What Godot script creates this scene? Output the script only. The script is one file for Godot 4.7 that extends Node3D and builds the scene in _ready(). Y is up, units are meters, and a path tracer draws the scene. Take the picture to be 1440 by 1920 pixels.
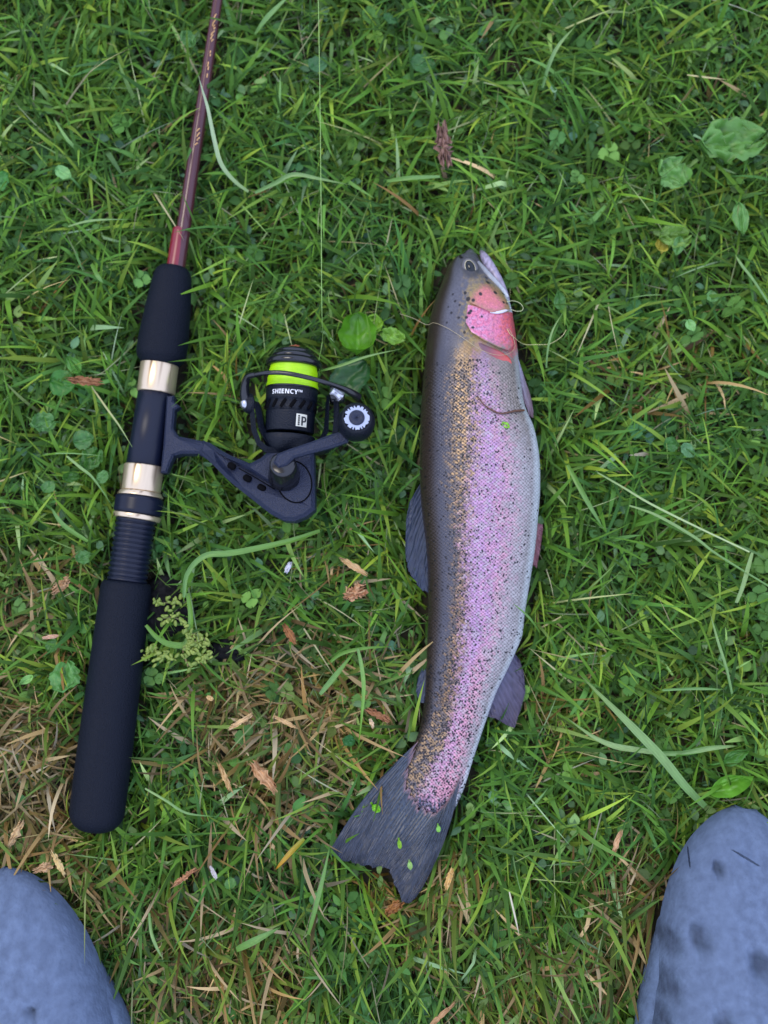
extends Node3D

var rng := RandomNumberGenerator.new()
var soft := FastNoiseLite.new()
var fine := FastNoiseLite.new()
var footprints: Array[PackedVector2Array] = []
var boxes: Array[Rect2] = []

# the trout: how far along, half thickness, and where its back and belly edges run
var station_y := PackedFloat32Array([478, 487, 505, 536, 564, 603, 648, 700, 760, 805, 860, 920, 973, 1023, 1078, 1138, 1166, 1190, 1241, 1292, 1340, 1381, 1418, 1455, 1490, 1520, 1538])
var station_half := PackedFloat32Array([0.0055, 0.008, 0.011, 0.0145, 0.0168, 0.0185, 0.02, 0.021, 0.0215, 0.022, 0.022, 0.0215, 0.0205, 0.0195, 0.018, 0.0165, 0.0155, 0.0145, 0.013, 0.0112, 0.0098, 0.0085, 0.0068, 0.0052, 0.0036, 0.0022, 0.0012])
var plan_back := PackedFloat32Array([868, 850, 838, 827, 816, 806, 800, 795, 790, 788, 787, 788, 792, 798, 802, 803, 803, 802, 800, 797, 794, 786, 772, 758, 752, 764, 790])
var plan_belly := PackedFloat32Array([893, 899, 911, 934, 954, 963, 969, 974, 983, 1001, 1011, 1012, 1008, 1003, 995, 984, 981, 976, 953, 930, 911, 897, 885, 873, 860, 845, 826])
var station_back := PackedVector3Array([Vector3(0.0451, 0.0075, -0.2008), Vector3(0.0395, 0.01, -0.1975), Vector3(0.0356, 0.013, -0.191), Vector3(0.0321, 0.0165, -0.181), Vector3(0.0286, 0.0188, -0.1717), Vector3(0.0255, 0.0205, -0.1597), Vector3(0.0236, 0.022, -0.1458), Vector3(0.0221, 0.023, -0.1291), Vector3(0.0205, 0.0235, -0.1111), Vector3(0.0199, 0.024, -0.0977), Vector3(0.0196, 0.024, -0.0814), Vector3(0.0198, 0.0235, -0.0639), Vector3(0.021, 0.0225, -0.0494), Vector3(0.0227, 0.0215, -0.0348), Vector3(0.0239, 0.02, -0.0189), Vector3(0.0242, 0.0185, -0.0029), Vector3(0.0242, 0.0175, 0.0043), Vector3(0.0239, 0.0165, 0.0116), Vector3(0.0233, 0.015, 0.0261), Vector3(0.0225, 0.0132, 0.0421), Vector3(0.0216, 0.0118, 0.0547), Vector3(0.0193, 0.0105, 0.0663), Vector3(0.0152, 0.0088, 0.0772), Vector3(0.0111, 0.0072, 0.0875), Vector3(0.0094, 0.0056, 0.0987), Vector3(0.0129, 0.0042, 0.1081), Vector3(0.0206, 0.0032, 0.1152)])
var station_belly := PackedVector3Array([Vector3(0.0527, 0.0075, -0.2014), Vector3(0.0543, 0.01, -0.1981), Vector3(0.0576, 0.013, -0.1906), Vector3(0.0641, 0.0165, -0.1797), Vector3(0.0698, 0.0188, -0.1705), Vector3(0.0721, 0.0205, -0.1579), Vector3(0.0736, 0.022, -0.144), Vector3(0.0748, 0.023, -0.1291), Vector3(0.0771, 0.0235, -0.1111), Vector3(0.0822, 0.024, -0.0977), Vector3(0.0849, 0.024, -0.0814), Vector3(0.0851, 0.0235, -0.0639), Vector3(0.0838, 0.0225, -0.0476), Vector3(0.0824, 0.0215, -0.0331), Vector3(0.08, 0.02, -0.0171), Vector3(0.0768, 0.0185, 0.0023), Vector3(0.076, 0.0175, 0.0104), Vector3(0.0746, 0.0165, 0.0174), Vector3(0.0679, 0.015, 0.0325), Vector3(0.0613, 0.0132, 0.0462), Vector3(0.0557, 0.0118, 0.0616), Vector3(0.0516, 0.0105, 0.0738), Vector3(0.0482, 0.0088, 0.0847), Vector3(0.0447, 0.0072, 0.0961), Vector3(0.041, 0.0056, 0.1056), Vector3(0.0366, 0.0042, 0.1139), Vector3(0.0311, 0.0032, 0.1175)])
var back := PackedVector3Array()
var belly := PackedVector3Array()
var along := PackedFloat32Array()
var thick := PackedFloat32Array()


func _ready() -> void:
	rng.seed = 4127
	soft.seed = 7
	soft.frequency = 1.0
	fine.seed = 21
	fine.frequency = 1.0
	var camera := Camera3D.new()
	camera.name = "camera"
	camera.position = Vector3(0, 0.62, 0)
	camera.rotation_degrees = Vector3(-85, 0, 0)
	camera.fov = 50.0
	camera.near = 0.02
	camera.far = 200.0
	var optics := CameraAttributesPhysical.new()
	optics.frustum_focal_length = 25.734
	optics.frustum_focus_distance = 0.578
	optics.frustum_near = 0.02
	optics.frustum_far = 200.0
	optics.exposure_aperture = 2.6
	camera.attributes = optics
	add_child(camera)
	var sky_look := ProceduralSkyMaterial.new()
	sky_look.sky_top_color = Color(0.52, 0.60, 0.88).linear_to_srgb()
	sky_look.sky_horizon_color = Color(0.42, 0.48, 0.64).linear_to_srgb()
	sky_look.ground_bottom_color = Color(0.05, 0.08, 0.04).linear_to_srgb()
	sky_look.ground_horizon_color = Color(0.10, 0.13, 0.10).linear_to_srgb()
	sky_look.sky_curve = 0.25
	var env := Environment.new()
	env.background_mode = Environment.BG_SKY
	env.sky = Sky.new()
	env.sky.sky_material = sky_look
	env.tonemap_mode = Environment.TONE_MAPPER_LINEAR
	env.tonemap_exposure = 2.25
	env.sdfgi_enabled = true
	env.ssao_enabled = true
	env.ssil_enabled = true
	var around := WorldEnvironment.new()
	around.name = "environment"
	around.environment = env
	add_child(around)
	var sun := DirectionalLight3D.new()
	sun.name = "overcast_sun"
	sun.light_energy = 0.2
	sun.light_color = Color(1.0, 0.97, 0.92)
	sun.light_angular_distance = 25.0
	sun.shadow_enabled = true
	sun.rotation_degrees = Vector3(-62, -125, 0)
	add_child(sun)

	trout_frame()
	outlines()
	ground()
	lawn()
	trout()
	rod()
	reel()
	clogs()
	lines()
	long_blades()
	leaves()
	scraps()
	stones()


# ---------------------------------------------------------------- helpers

func lin(r: float, g: float, b: float) -> Color:
	return Color(r / 255.0, g / 255.0, b / 255.0).srgb_to_linear()


func paint(rough := 0.5, spec := 0.5, metal := 0.0) -> StandardMaterial3D:
	var m := StandardMaterial3D.new()
	m.vertex_color_use_as_albedo = true
	m.roughness = rough
	m.metallic_specular = spec
	m.metallic = metal
	return m


func plain(c: Color, rough := 0.5, spec := 0.5, metal := 0.0) -> StandardMaterial3D:
	var m := StandardMaterial3D.new()
	m.albedo_color = c.linear_to_srgb()
	m.roughness = rough
	m.metallic_specular = spec
	m.metallic = metal
	return m


func leafy(rough := 0.45) -> StandardMaterial3D:
	var m := paint(rough, 0.5)
	m.backlight_enabled = true
	m.backlight = Color(0.5, 0.5, 0.5)
	return m


func speckle(freq: float, low: Color, high: Color, size := 256) -> NoiseTexture2D:
	var t := NoiseTexture2D.new()
	t.width = size
	t.height = size
	t.seamless = true
	var n := FastNoiseLite.new()
	n.seed = int(freq * 1000.0) + size
	n.frequency = freq
	n.fractal_octaves = 4
	t.noise = n
	var g := Gradient.new()
	g.set_color(0, low.linear_to_srgb())
	g.set_color(1, high.linear_to_srgb())
	t.color_ramp = g
	return t


func thing(called: String, label: String, category: String, at := Vector3.ZERO, group := "") -> Node3D:
	var o := Node3D.new()
	o.name = numbered(called)
	o.position = at
	add_child(o)
	mark(o, label, category, group)
	return o


func mark(o: Node, label: String, category: String, group := "") -> void:
	o.set_meta("label", label)
	o.set_meta("category", category)
	if group:
		o.set_meta("group", group)


var taken := {}
func numbered(called: String) -> String:
	var n: int = taken.get(called, 0)
	taken[called] = n + 1
	return called if n == 0 else "%s_%03d" % [called, n]


func obj(called: String, mesh: Mesh, m: Material, parent: Node3D = self) -> MeshInstance3D:
	var o := MeshInstance3D.new()
	if parent == self:
		o.name = numbered(called)
	else:
		var k := 0
		var given := called
		while parent.has_node(given):
			k += 1
			given = "%s_%03d" % [called, k]
		o.name = given
		if parent.get_parent() == self and not parent is MeshInstance3D:
			o.position = -parent.position
	o.mesh = mesh
	o.material_override = m
	parent.add_child(o, true)
	return o


# a sheet of nu x nv quads; f(u, v) gives [position, colour, uv]; the outside is d/du x d/dv
func grid(nu: int, nv: int, f: Callable, flip := false) -> ArrayMesh:
	var pos := PackedVector3Array()
	var col := PackedColorArray()
	var uvs := PackedVector2Array()
	for j in nv + 1:
		for i in nu + 1:
			var r: Array = f.call(float(i) / nu, float(j) / nv)
			pos.append(r[0])
			col.append(r[1] if r.size() > 1 else Color.WHITE)
			uvs.append(r[2] if r.size() > 2 else Vector2(float(i) / nu, float(j) / nv))
	var idx := PackedInt32Array()
	for j in nv:
		for i in nu:
			var a := j * (nu + 1) + i
			var b := a + 1
			var d := a + nu + 1
			var e := d + 1
			if flip:
				idx.append_array([a, b, e, a, e, d])
			else:
				idx.append_array([a, e, b, a, d, e])
	return arrays_mesh(pos, col, uvs, idx)


func arrays_mesh(pos: PackedVector3Array, col: PackedColorArray, uvs: PackedVector2Array, idx: PackedInt32Array) -> ArrayMesh:
	var a := []
	a.resize(Mesh.ARRAY_MAX)
	a[Mesh.ARRAY_VERTEX] = pos
	a[Mesh.ARRAY_COLOR] = col
	a[Mesh.ARRAY_TEX_UV] = uvs
	a[Mesh.ARRAY_INDEX] = idx
	var st := SurfaceTool.new()
	st.create_from_arrays(a)
	st.generate_normals()
	return st.commit()


func join(parts: Array) -> ArrayMesh:
	var st := SurfaceTool.new()
	for m in parts:
		st.append_from(m, 0, Transform3D())
	return st.commit()


# turned shape between two points: profile holds Vector2(share of the way, radius)
func lathe(a: Vector3, b: Vector3, profile: Array, segs := 40, tint: Variant = null) -> ArrayMesh:
	var ax := (b - a).normalized()
	var e1 := ax.cross(Vector3.UP if absf(ax.y) < 0.9 else Vector3.RIGHT).normalized()
	var e2 := ax.cross(e1)
	var n := profile.size() - 1
	return grid(segs, n, func(u: float, v: float) -> Array:
		var p: Vector2 = profile[roundi(v * n)]
		var t := u * TAU
		var c := Color.WHITE
		if tint != null:
			c = tint.call(u, p.x)
		return [a.lerp(b, p.x) + (e1 * cos(t) + e2 * sin(t)) * p.y, c, Vector2(u, p.x)])


# profile corner rounding: a straight barrel with rounded rims
func barrel(r0: float, r1: float, bevel: float, length: float) -> Array:
	var k := bevel / length
	return [Vector2(0, 0), Vector2(0, r0 - bevel), Vector2(k * 0.3, r0 - bevel * 0.3), Vector2(k, r0), Vector2(1.0 - k, r1), Vector2(1.0 - k * 0.3, r1 - bevel * 0.3), Vector2(1, r1 - bevel), Vector2(1, 0)]


func curve_of(points: PackedVector3Array, n: int) -> PackedVector3Array:
	var out := PackedVector3Array()
	var m := points.size()
	for i in n + 1:
		var t := float(i) / n * (m - 1)
		var k := mini(int(t), m - 2)
		var w := t - k
		out.append(points[k].cubic_interpolate(points[k + 1], points[maxi(k - 1, 0)], points[mini(k + 2, m - 1)], w))
	return out


func pick(points: PackedVector3Array, t: float) -> Vector3:
	var x := clampf(t, 0, 1) * (points.size() - 1)
	var k := mini(int(x), points.size() - 2)
	return points[k].lerp(points[k + 1], x - k)


func tube(points: PackedVector3Array, r: Callable, segs := 8, tint: Variant = null, flat := 1.0) -> ArrayMesh:
	var n := points.size() - 1
	return grid(segs, n, func(u: float, v: float) -> Array:
		var i := roundi(v * n)
		var ax := (points[mini(i + 1, n)] - points[maxi(i - 1, 0)]).normalized()
		var side := ax.cross(Vector3.UP if absf(ax.y) < 0.95 else Vector3.RIGHT).normalized()
		var up := ax.cross(side)
		var rr: float = r.call(v)
		var t := u * TAU
		return [points[i] + side * cos(t) * rr + up * sin(t) * rr * flat, tint.call(u, v) if tint != null else Color.WHITE])


# a plate cut to an outline (x, z) with a bevelled upper edge
func plate(outline: PackedVector3Array, down: float, bevel: float) -> ArrayMesh:
	var n := outline.size()
	var flat := PackedVector2Array()
	for p in outline:
		flat.append(Vector2(p.x, p.z))
	if Geometry2D.is_polygon_clockwise(flat):
		flat.reverse()
		outline = outline.duplicate()
		outline.reverse()
	var inner := PackedVector3Array()
	for i in n:
		var e0 := (flat[i] - flat[(i + n - 1) % n]).normalized()
		var e1 := (flat[(i + 1) % n] - flat[i]).normalized()
		var nrm := Vector2(-e0.y - e1.y, e0.x + e1.x).normalized()
		var q := flat[i] + nrm * bevel
		inner.append(Vector3(q.x, outline[i].y, q.y))
	var st := SurfaceTool.new()
	st.begin(Mesh.PRIMITIVE_TRIANGLES)
	st.set_smooth_group(-1)
	for i in n:
		var j := (i + 1) % n
		var lo_i := outline[i] - Vector3(0, down, 0)
		var lo_j := outline[j] - Vector3(0, down, 0)
		var mid_i := outline[i] - Vector3(0, bevel, 0)
		var mid_j := outline[j] - Vector3(0, bevel, 0)
		for q in [[lo_i, lo_j, mid_j, mid_i], [mid_i, mid_j, inner[j], inner[i]]]:
			for k in [0, 1, 2, 0, 2, 3]:
				st.add_vertex(q[k])
	var inner2 := PackedVector2Array()
	for p in inner:
		inner2.append(Vector2(p.x, p.z))
	for k in Geometry2D.triangulate_polygon(inner2):
		st.add_vertex(inner[k])
	st.generate_normals()
	return st.commit()


func table(t: Array, x: float) -> float:
	if x <= t[0][0]:
		return t[0][1]
	for i in t.size() - 1:
		if x <= t[i + 1][0]:
			return lerpf(t[i][1], t[i + 1][1], (x - t[i][0]) / (t[i + 1][0] - t[i][0]))
	return t[-1][1]


func hash1(a: float, b: float) -> float:
	return fposmod(sin(a * 127.1 + b * 311.7) * 43758.5453, 1.0)


func foot(points: PackedVector3Array) -> void:
	var flat := PackedVector2Array()
	var box := Rect2(points[0].x, points[0].z, 0, 0)
	for p in points:
		flat.append(Vector2(p.x, p.z))
		box = box.expand(Vector2(p.x, p.z))
	footprints.append(flat)
	boxes.append(box)


func blocked(p: Vector2, reel_too := true) -> bool:
	for i in footprints.size():
		if i == 2 and not reel_too:
			continue
		if boxes[i].has_point(p) and Geometry2D.is_point_in_polygon(p, footprints[i]):
			return true
	return false


func outlines() -> void:
	# what lies on the lawn and presses the blades down under it
	foot(PackedVector3Array([Vector3(0.0457, 0, -0.1998), Vector3(0.0385, 0, -0.1966), Vector3(0.0326, 0, -0.184), Vector3(0.0282, 0, -0.1652), Vector3(0.0245, 0, -0.134), Vector3(0.0231, 0, -0.1031), Vector3(0.0224, 0, -0.0725), Vector3(0.0212, 0, -0.0634), Vector3(0.0166, 0, -0.0542), Vector3(0.0145, 0, -0.027), Vector3(0.021, 0, -0.012), Vector3(0.0258, 0, -0.006), Vector3(0.0257, 0, 0.0268), Vector3(0.0224, 0, 0.0356), Vector3(0.0223, 0, 0.0563), Vector3(0.0148, 0, 0.0798), Vector3(0.0044, 0, 0.0943), Vector3(-0.0089, 0, 0.1117), Vector3(-0.0206, 0, 0.132), Vector3(-0.0088, 0, 0.14), Vector3(0.0029, 0, 0.1463), Vector3(0.0132, 0, 0.1578), Vector3(0.0235, 0, 0.1434), Vector3(0.0339, 0, 0.1233), Vector3(0.0429, 0, 0.1001), Vector3(0.052, 0, 0.0739), Vector3(0.0572, 0, 0.0504), Vector3(0.0684, 0, 0.0622), Vector3(0.076, 0, 0.0475), Vector3(0.0723, 0, 0.0253), Vector3(0.0795, 0, 0.003), Vector3(0.0844, 0, -0.03), Vector3(0.0872, 0, -0.0634), Vector3(0.0867, 0, -0.097), Vector3(0.0808, 0, -0.1155), Vector3(0.0751, 0, -0.1527), Vector3(0.0707, 0, -0.1746), Vector3(0.0647, 0, -0.1903), Vector3(0.0571, 0, -0.2014)]))
	foot(PackedVector3Array([Vector3(-0.1681, 0, 0.1198), Vector3(-0.1519, 0, 0.119), Vector3(-0.143, 0, 0.0475), Vector3(-0.1337, 0, -0.012), Vector3(-0.1305, 0, -0.0482), Vector3(-0.1148, 0, -0.1465), Vector3(-0.1123, 0, -0.184), Vector3(-0.1187, 0, -0.195), Vector3(-0.0993, 0, -0.358), Vector3(-0.0954, 0, -0.4245), Vector3(-0.0986, 0, -0.4279), Vector3(-0.1024, 0, -0.358), Vector3(-0.1233, 0, -0.1966), Vector3(-0.1324, 0, -0.184), Vector3(-0.1383, 0, -0.1402), Vector3(-0.1471, 0, -0.0786), Vector3(-0.1518, 0, -0.012), Vector3(-0.1609, 0, 0.0475), Vector3(-0.1743, 0, 0.1088)]))
	foot(PackedVector3Array([Vector3(-0.1281, 0, -0.1155), Vector3(-0.1189, 0, -0.1155), Vector3(-0.1156, 0, -0.0985), Vector3(-0.0911, 0, -0.0878), Vector3(-0.0729, 0, -0.0847), Vector3(-0.0776, 0, -0.1031), Vector3(-0.0794, 0, -0.1278), Vector3(-0.0658, 0, -0.1371), Vector3(-0.0612, 0, -0.1449), Vector3(-0.0398, 0, -0.1449), Vector3(-0.0336, 0, -0.134), Vector3(-0.0244, 0, -0.1247), Vector3(-0.0061, 0, -0.1124), Vector3(-0.0091, 0, -0.097), Vector3(-0.0243, 0, -0.0939), Vector3(-0.0364, 0, -0.0878), Vector3(-0.0393, 0, -0.0603), Vector3(-0.0514, 0, -0.0512), Vector3(-0.0665, 0, -0.0558), Vector3(-0.091, 0, -0.0755), Vector3(-0.1033, 0, -0.0878), Vector3(-0.1275, 0, -0.0817)]))
	foot(PackedVector3Array([Vector3(0.1648, 0, 0.1348), Vector3(0.1739, 0, 0.1233), Vector3(0.1858, 0, 0.119), Vector3(0.2064, 0, 0.1204), Vector3(0.2296, 0, 0.1348), Vector3(0.2462, 0, 0.1635), Vector3(0.2507, 0, 0.3575), Vector3(0.1453, 0, 0.3575), Vector3(0.1366, 0, 0.2201), Vector3(0.1464, 0, 0.1692)]))
	foot(PackedVector3Array([Vector3(-0.2401, 0, 0.1692), Vector3(-0.229, 0, 0.152), Vector3(-0.2055, 0, 0.1506), Vector3(-0.1877, 0, 0.1606), Vector3(-0.174, 0, 0.1777), Vector3(-0.1574, 0, 0.2004), Vector3(-0.1438, 0, 0.2229), Vector3(-0.1326, 0, 0.2757), Vector3(-0.1305, 0, 0.3844), Vector3(-0.2469, 0, 0.3844)]))


# ---------------------------------------------------------------- ground and lawn

func ground_height(x: float, z: float) -> float:
	return (soft.get_noise_2d(x * 9.0, z * 9.0) * 0.004 + soft.get_noise_2d(x * 31.0, z * 31.0) * 0.0025) - 0.004


func ground() -> void:
	var m := StandardMaterial3D.new()
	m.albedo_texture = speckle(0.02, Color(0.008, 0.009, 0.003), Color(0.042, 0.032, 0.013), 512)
	m.uv1_triplanar = true
	m.uv1_world_triplanar = true
	m.uv1_scale = Vector3(6, 6, 6)
	m.roughness = 0.95
	var s := func(t: float) -> float:
		var a := t * 2.0 - 1.0
		return a * 1.1 + signf(a) * pow(absf(a), 6.0) * 60.0
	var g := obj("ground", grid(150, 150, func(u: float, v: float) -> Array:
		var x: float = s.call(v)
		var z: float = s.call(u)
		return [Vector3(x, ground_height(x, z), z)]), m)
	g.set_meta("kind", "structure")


func blade_mesh(bend: float, kink: float, broad: float, fold: float, segs := 6) -> ArrayMesh:
	var line: Array[Vector2] = [Vector2.ZERO]
	for i in segs:
		var t := (i + 0.5) / segs
		var a := bend * pow(t, 1.2) + (kink if t > 0.55 else 0.0)
		line.append(line[-1] + Vector2(sin(a), cos(a)) / segs)
	return grid(2, segs, func(u: float, v: float) -> Array:
		var p := line[roundi(v * segs)]
		var w := (0.62 + 0.38 * sin(minf(v / broad, 1.0) * PI * 0.5)) * (1.0 - pow(v, 3.2)) + 0.03
		var x := (u - 0.5) * w
		var c := Color(1, 0.94, 0.72).lerp(Color.WHITE, smoothstep(0.0, 0.35, v))
		c = c * (0.92 if u == 0.5 else 1.0)
		c.a = 1.0
		return [Vector3(x, p.y - absf(u - 0.5) * 0.0, p.x + absf(u - 0.5) * fold), c])


# dryness of the turf at a place: the bleached patches of the lawn
func dryness(p: Vector2) -> float:
	var d := 0.0
	for s in dry_spots:
		var q: Vector3 = s[0]
		d = maxf(d, s[2] * (1.0 - smoothstep(0.3, 1.0, p.distance_to(Vector2(q.x, q.z)) / s[1])))
	return clampf(d + soft.get_noise_2d(p.x * 14.0 + 5.0, p.y * 14.0) * 0.16 - 0.03, 0.0, 1.0)


var dry_spots := [
	[Vector3(-0.2014, 0, 0.0914), 0.065, 1.0], [Vector3(-0.0595, 0, 0.0651), 0.075, 0.9], [Vector3(0, 0, 0.0475), 0.035, 0.6], [Vector3(-0.1982, 0, -0.006), 0.05, 0.45], [Vector3(-0.0241, 0, -0.024), 0.03, 0.45],
	[Vector3(-0.0875, 0, 0.2004), 0.08, 0.6], [Vector3(0.1347, 0, 0.1692), 0.06, 0.65], [Vector3(0.0293, 0, 0.1578), 0.05, 0.55], [Vector3(0.0756, 0, 0.2144), 0.07, 0.45], [Vector3(0.1588, 0, -0.1278), 0.05, 0.3], [Vector3(0.0952, 0, 0.0622), 0.03, 0.4], [Vector3(-0.1822, 0, 0.1463), 0.05, 0.6], [Vector3(-0.1201, 0, 0.1692), 0.04, 0.45]
]


func blades(parent: Node3D, called: String, mesh: Mesh, m: Material, count: int, size: Vector2, lens: Vector2, widths: Vector2, leans: Vector2, palette: Array, dry: Array, only_dry := 0.0) -> void:
	var xf: Array[Transform3D] = []
	var cols: Array[Color] = []
	for i in count:
		var x := rng.randf_range(-size.x, size.x)
		var z := rng.randf_range(-size.y, size.y) - 0.05
		var p := Vector2(x, z)
		var dead := dryness(p)
		if only_dry > 0.0 and rng.randf() > lerpf(1.0 - only_dry, 1.0, dead):
			continue
		if blocked(p, false):
			continue
		if soft.get_noise_2d(x * 55.0 - 11.0, z * 55.0 + 7.0) < -0.16 and rng.randf() < 0.72:
			continue
		var under := blocked(p)
		var clump := soft.get_noise_2d(x * 40.0 + 30.0, z * 40.0)
		var length := rng.randf_range(lens.x, lens.y) * (1.0 + clump * 0.35)
		var width := rng.randf_range(widths.x, widths.y)
		var lean := rng.randf_range(leans.x, leans.y)
		# blades in a tuft lean more or less the same way
		var yaw := soft.get_noise_2d(x * 22.0 + 90.0, z * 22.0 - 40.0) * 7.0 + rng.randfn(0.0, 0.75)
		if rng.randf() < 0.3:
			yaw = rng.randf() * TAU
		if under:  # pressed down by the reel above it
			length *= 0.45
			lean = maxf(lean, 0.9)
		if z > 0.10 and rng.randf() < 0.5 * smoothstep(0.10, 0.16, z):
			yaw = rng.randfn(0.0, 0.5)
			length *= 1.25
		var tries := 0
		while tries < 4 and (blocked(p + Vector2(sin(yaw), cos(yaw)) * length * 0.8, not under) or blocked(p + Vector2(sin(yaw), cos(yaw)) * length * 0.4, not under)):
			yaw += PI * 0.5 + rng.randf()
			tries += 1
		if tries == 4:
			continue
		var b := Basis(Vector3.UP, yaw) * Basis(Vector3.RIGHT, lean) * Basis(Vector3.UP, rng.randfn(0.0, 0.5))
		b = b.scaled_local(Vector3(width, length, length))
		xf.append(Transform3D(b, Vector3(x, ground_height(x, z) - 0.001, z)))
		var tone: Color = palette[rng.randi() % palette.size()]
		if rng.randf() < dead * 0.7:
			tone = dry[rng.randi() % dry.size()]
		elif dead > 0.25:
			tone = tone.lerp(Color(0.13, 0.14, 0.035), dead * 0.6)
		var hue := soft.get_noise_2d(x * 17.0 - 70.0, z * 17.0 + 20.0)
		tone = Color(tone.r * (1.0 + hue * 0.5), tone.g * (1.0 + hue * 0.22), tone.b * (1.0 - hue * 0.3))
		tone = tone * rng.randf_range(0.5, 1.5) * (1.0 + 0.45 * soft.get_noise_2d(x * 26.0 + 200.0, z * 26.0))
		tone.a = 1.0
		cols.append(tone)
	var mm := MultiMesh.new()
	mm.transform_format = MultiMesh.TRANSFORM_3D
	mm.use_colors = true
	mm.mesh = mesh
	mm.instance_count = xf.size()
	for i in xf.size():
		mm.set_instance_transform(i, xf[i])
		mm.set_instance_color(i, cols[i])
	var o := MultiMeshInstance3D.new()
	o.name = called if not parent.has_node(called) else "%s_%03d" % [called, parent.get_child_count()]
	o.multimesh = mm
	o.material_override = m
	o.set_meta("kind", "stuff")
	parent.add_child(o, true)


func stuff(called: String, label: String, category: String) -> Node3D:
	var o := thing(called, label, category)
	o.set_meta("kind", "stuff")
	return o


func lawn() -> void:
	var m := leafy(0.55)
	m.metallic_specular = 0.28
	var green := [Color(0.062, 0.15, 0.016), Color(0.08, 0.19, 0.02), Color(0.10, 0.225, 0.026), Color(0.042, 0.11, 0.016), Color(0.18, 0.29, 0.035), Color(0.055, 0.145, 0.025)]
	var pale := [Color(0.13, 0.27, 0.06), Color(0.19, 0.34, 0.095), Color(0.075, 0.19, 0.04), Color(0.115, 0.255, 0.035), Color(0.25, 0.38, 0.15)]
	var straw := [Color(0.32, 0.23, 0.10), Color(0.20, 0.13, 0.05), Color(0.42, 0.32, 0.17), Color(0.14, 0.10, 0.025)]
	var brown := [Color(0.06, 0.055, 0.02), Color(0.10, 0.075, 0.03), Color(0.035, 0.06, 0.012), Color(0.03, 0.055, 0.01)]
	var view := Vector2(0.36, 0.44)
	var grass := stuff("grass", "short mixed lawn grass covering the whole ground", "grass")
	blades(grass, "thatch", blade_mesh(0.3, 0.0, 0.3, 0.001, 4), m, 16000, view, Vector2(0.012, 0.03), Vector2(0.0008, 0.002), Vector2(1.1, 1.5), brown, straw)
	for k in 4:
		blades(grass, "fine_blade", blade_mesh([0.5, 1.0, 1.5, 0.8][k], [0.0, 0.0, 0.0, 0.9][k], 0.3, 0.002), m, 17000, view, Vector2(0.011, 0.033), Vector2(0.0006, 0.0015), Vector2(0.2, 1.25), green, straw)
	for k in 3:
		blades(grass, "broad_blade", blade_mesh([0.7, 1.25, 0.6][k], [0.0, 0.0, 1.1][k], 0.4, 0.004), m, 3500, view, Vector2(0.014, 0.04), Vector2(0.0014, 0.0034), Vector2(0.3, 1.25), green + pale, straw)
	blades(grass, "stem", blade_mesh(0.5, 0.0, 0.2, 0.002), m, 3400, view, Vector2(0.02, 0.055), Vector2(0.0005, 0.0011), Vector2(0.7, 1.25), [Color(0.22, 0.31, 0.14), Color(0.30, 0.36, 0.17), Color(0.16, 0.27, 0.08), Color(0.36, 0.34, 0.18)], straw)
	# the lawn goes on beyond the frame, thinner
	var wide := Vector2(1.0, 1.1)
	blades(grass, "outer_blade", blade_mesh(0.9, 0.0, 0.4, 0.004), m, 130000, wide, Vector2(0.025, 0.05), Vector2(0.0012, 0.003), Vector2(0.3, 1.2), green, straw)
	var dry := stuff("dry_clippings", "bleached straw clippings scattered through the lawn", "clippings")
	for k in 2:
		blades(dry, "clipping", blade_mesh([0.25, 0.7][k], [0.0, 0.8][k], 0.2, 0.003, 5), paint(0.7, 0.3), 17000, view, Vector2(0.008, 0.034), Vector2(0.0006, 0.0024), Vector2(0.75, 1.4), straw, straw, 0.985)
	var weeds := stuff("small_weeds", "small round and three-part weed leaves growing low in the grass", "weeds")
	var tone := [Color(0.06, 0.155, 0.03), Color(0.08, 0.19, 0.04), Color(0.11, 0.235, 0.05), Color(0.055, 0.14, 0.035)]
	blades(weeds, "clover_leaf", clover_mesh(), m, 700, view, Vector2(0.007, 0.012), Vector2(0.006, 0.011), Vector2(0.0, 0.8), tone, tone)
	blades(weeds, "round_leaf", sprig_mesh(), m, 9000, view, Vector2(0.004, 0.0095), Vector2(0.004, 0.0085), Vector2(0.0, 1.0), tone + [Color(0.13, 0.23, 0.08), Color(0.10, 0.2, 0.09)], tone)


func clover_mesh() -> ArrayMesh:
	var parts := []
	for k in 3:
		var turn := Basis(Vector3.UP, TAU * k / 3.0)
		parts.append(grid(6, 5, func(u: float, v: float) -> Array:
			var w := sin(pow(v, 0.8) * PI * 0.92 + 0.05) * 0.36
			var notch := (0.14 * (1.0 - absf(u - 0.5) * 3.0) if v > 0.9 else 0.0)
			var p := Vector3((u - 0.5) * 2.0 * w, 1.35 + absf(u - 0.5) * 0.14 - v * v * 0.06, 0.04 + v * 0.6 - maxf(notch, 0.0))
			var c := Color.WHITE * (1.0 if absf(v - 0.55) > 0.12 else 1.0)
			c.a = 1.0
			return [turn * p, c]))
	parts.append(tube(PackedVector3Array([Vector3(0.1, 0, 0.2), Vector3(0.05, 0.8, 0.05), Vector3(0, 1.36, 0)]), func(_v: float) -> float: return 0.035, 4))
	return join(parts)


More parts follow.
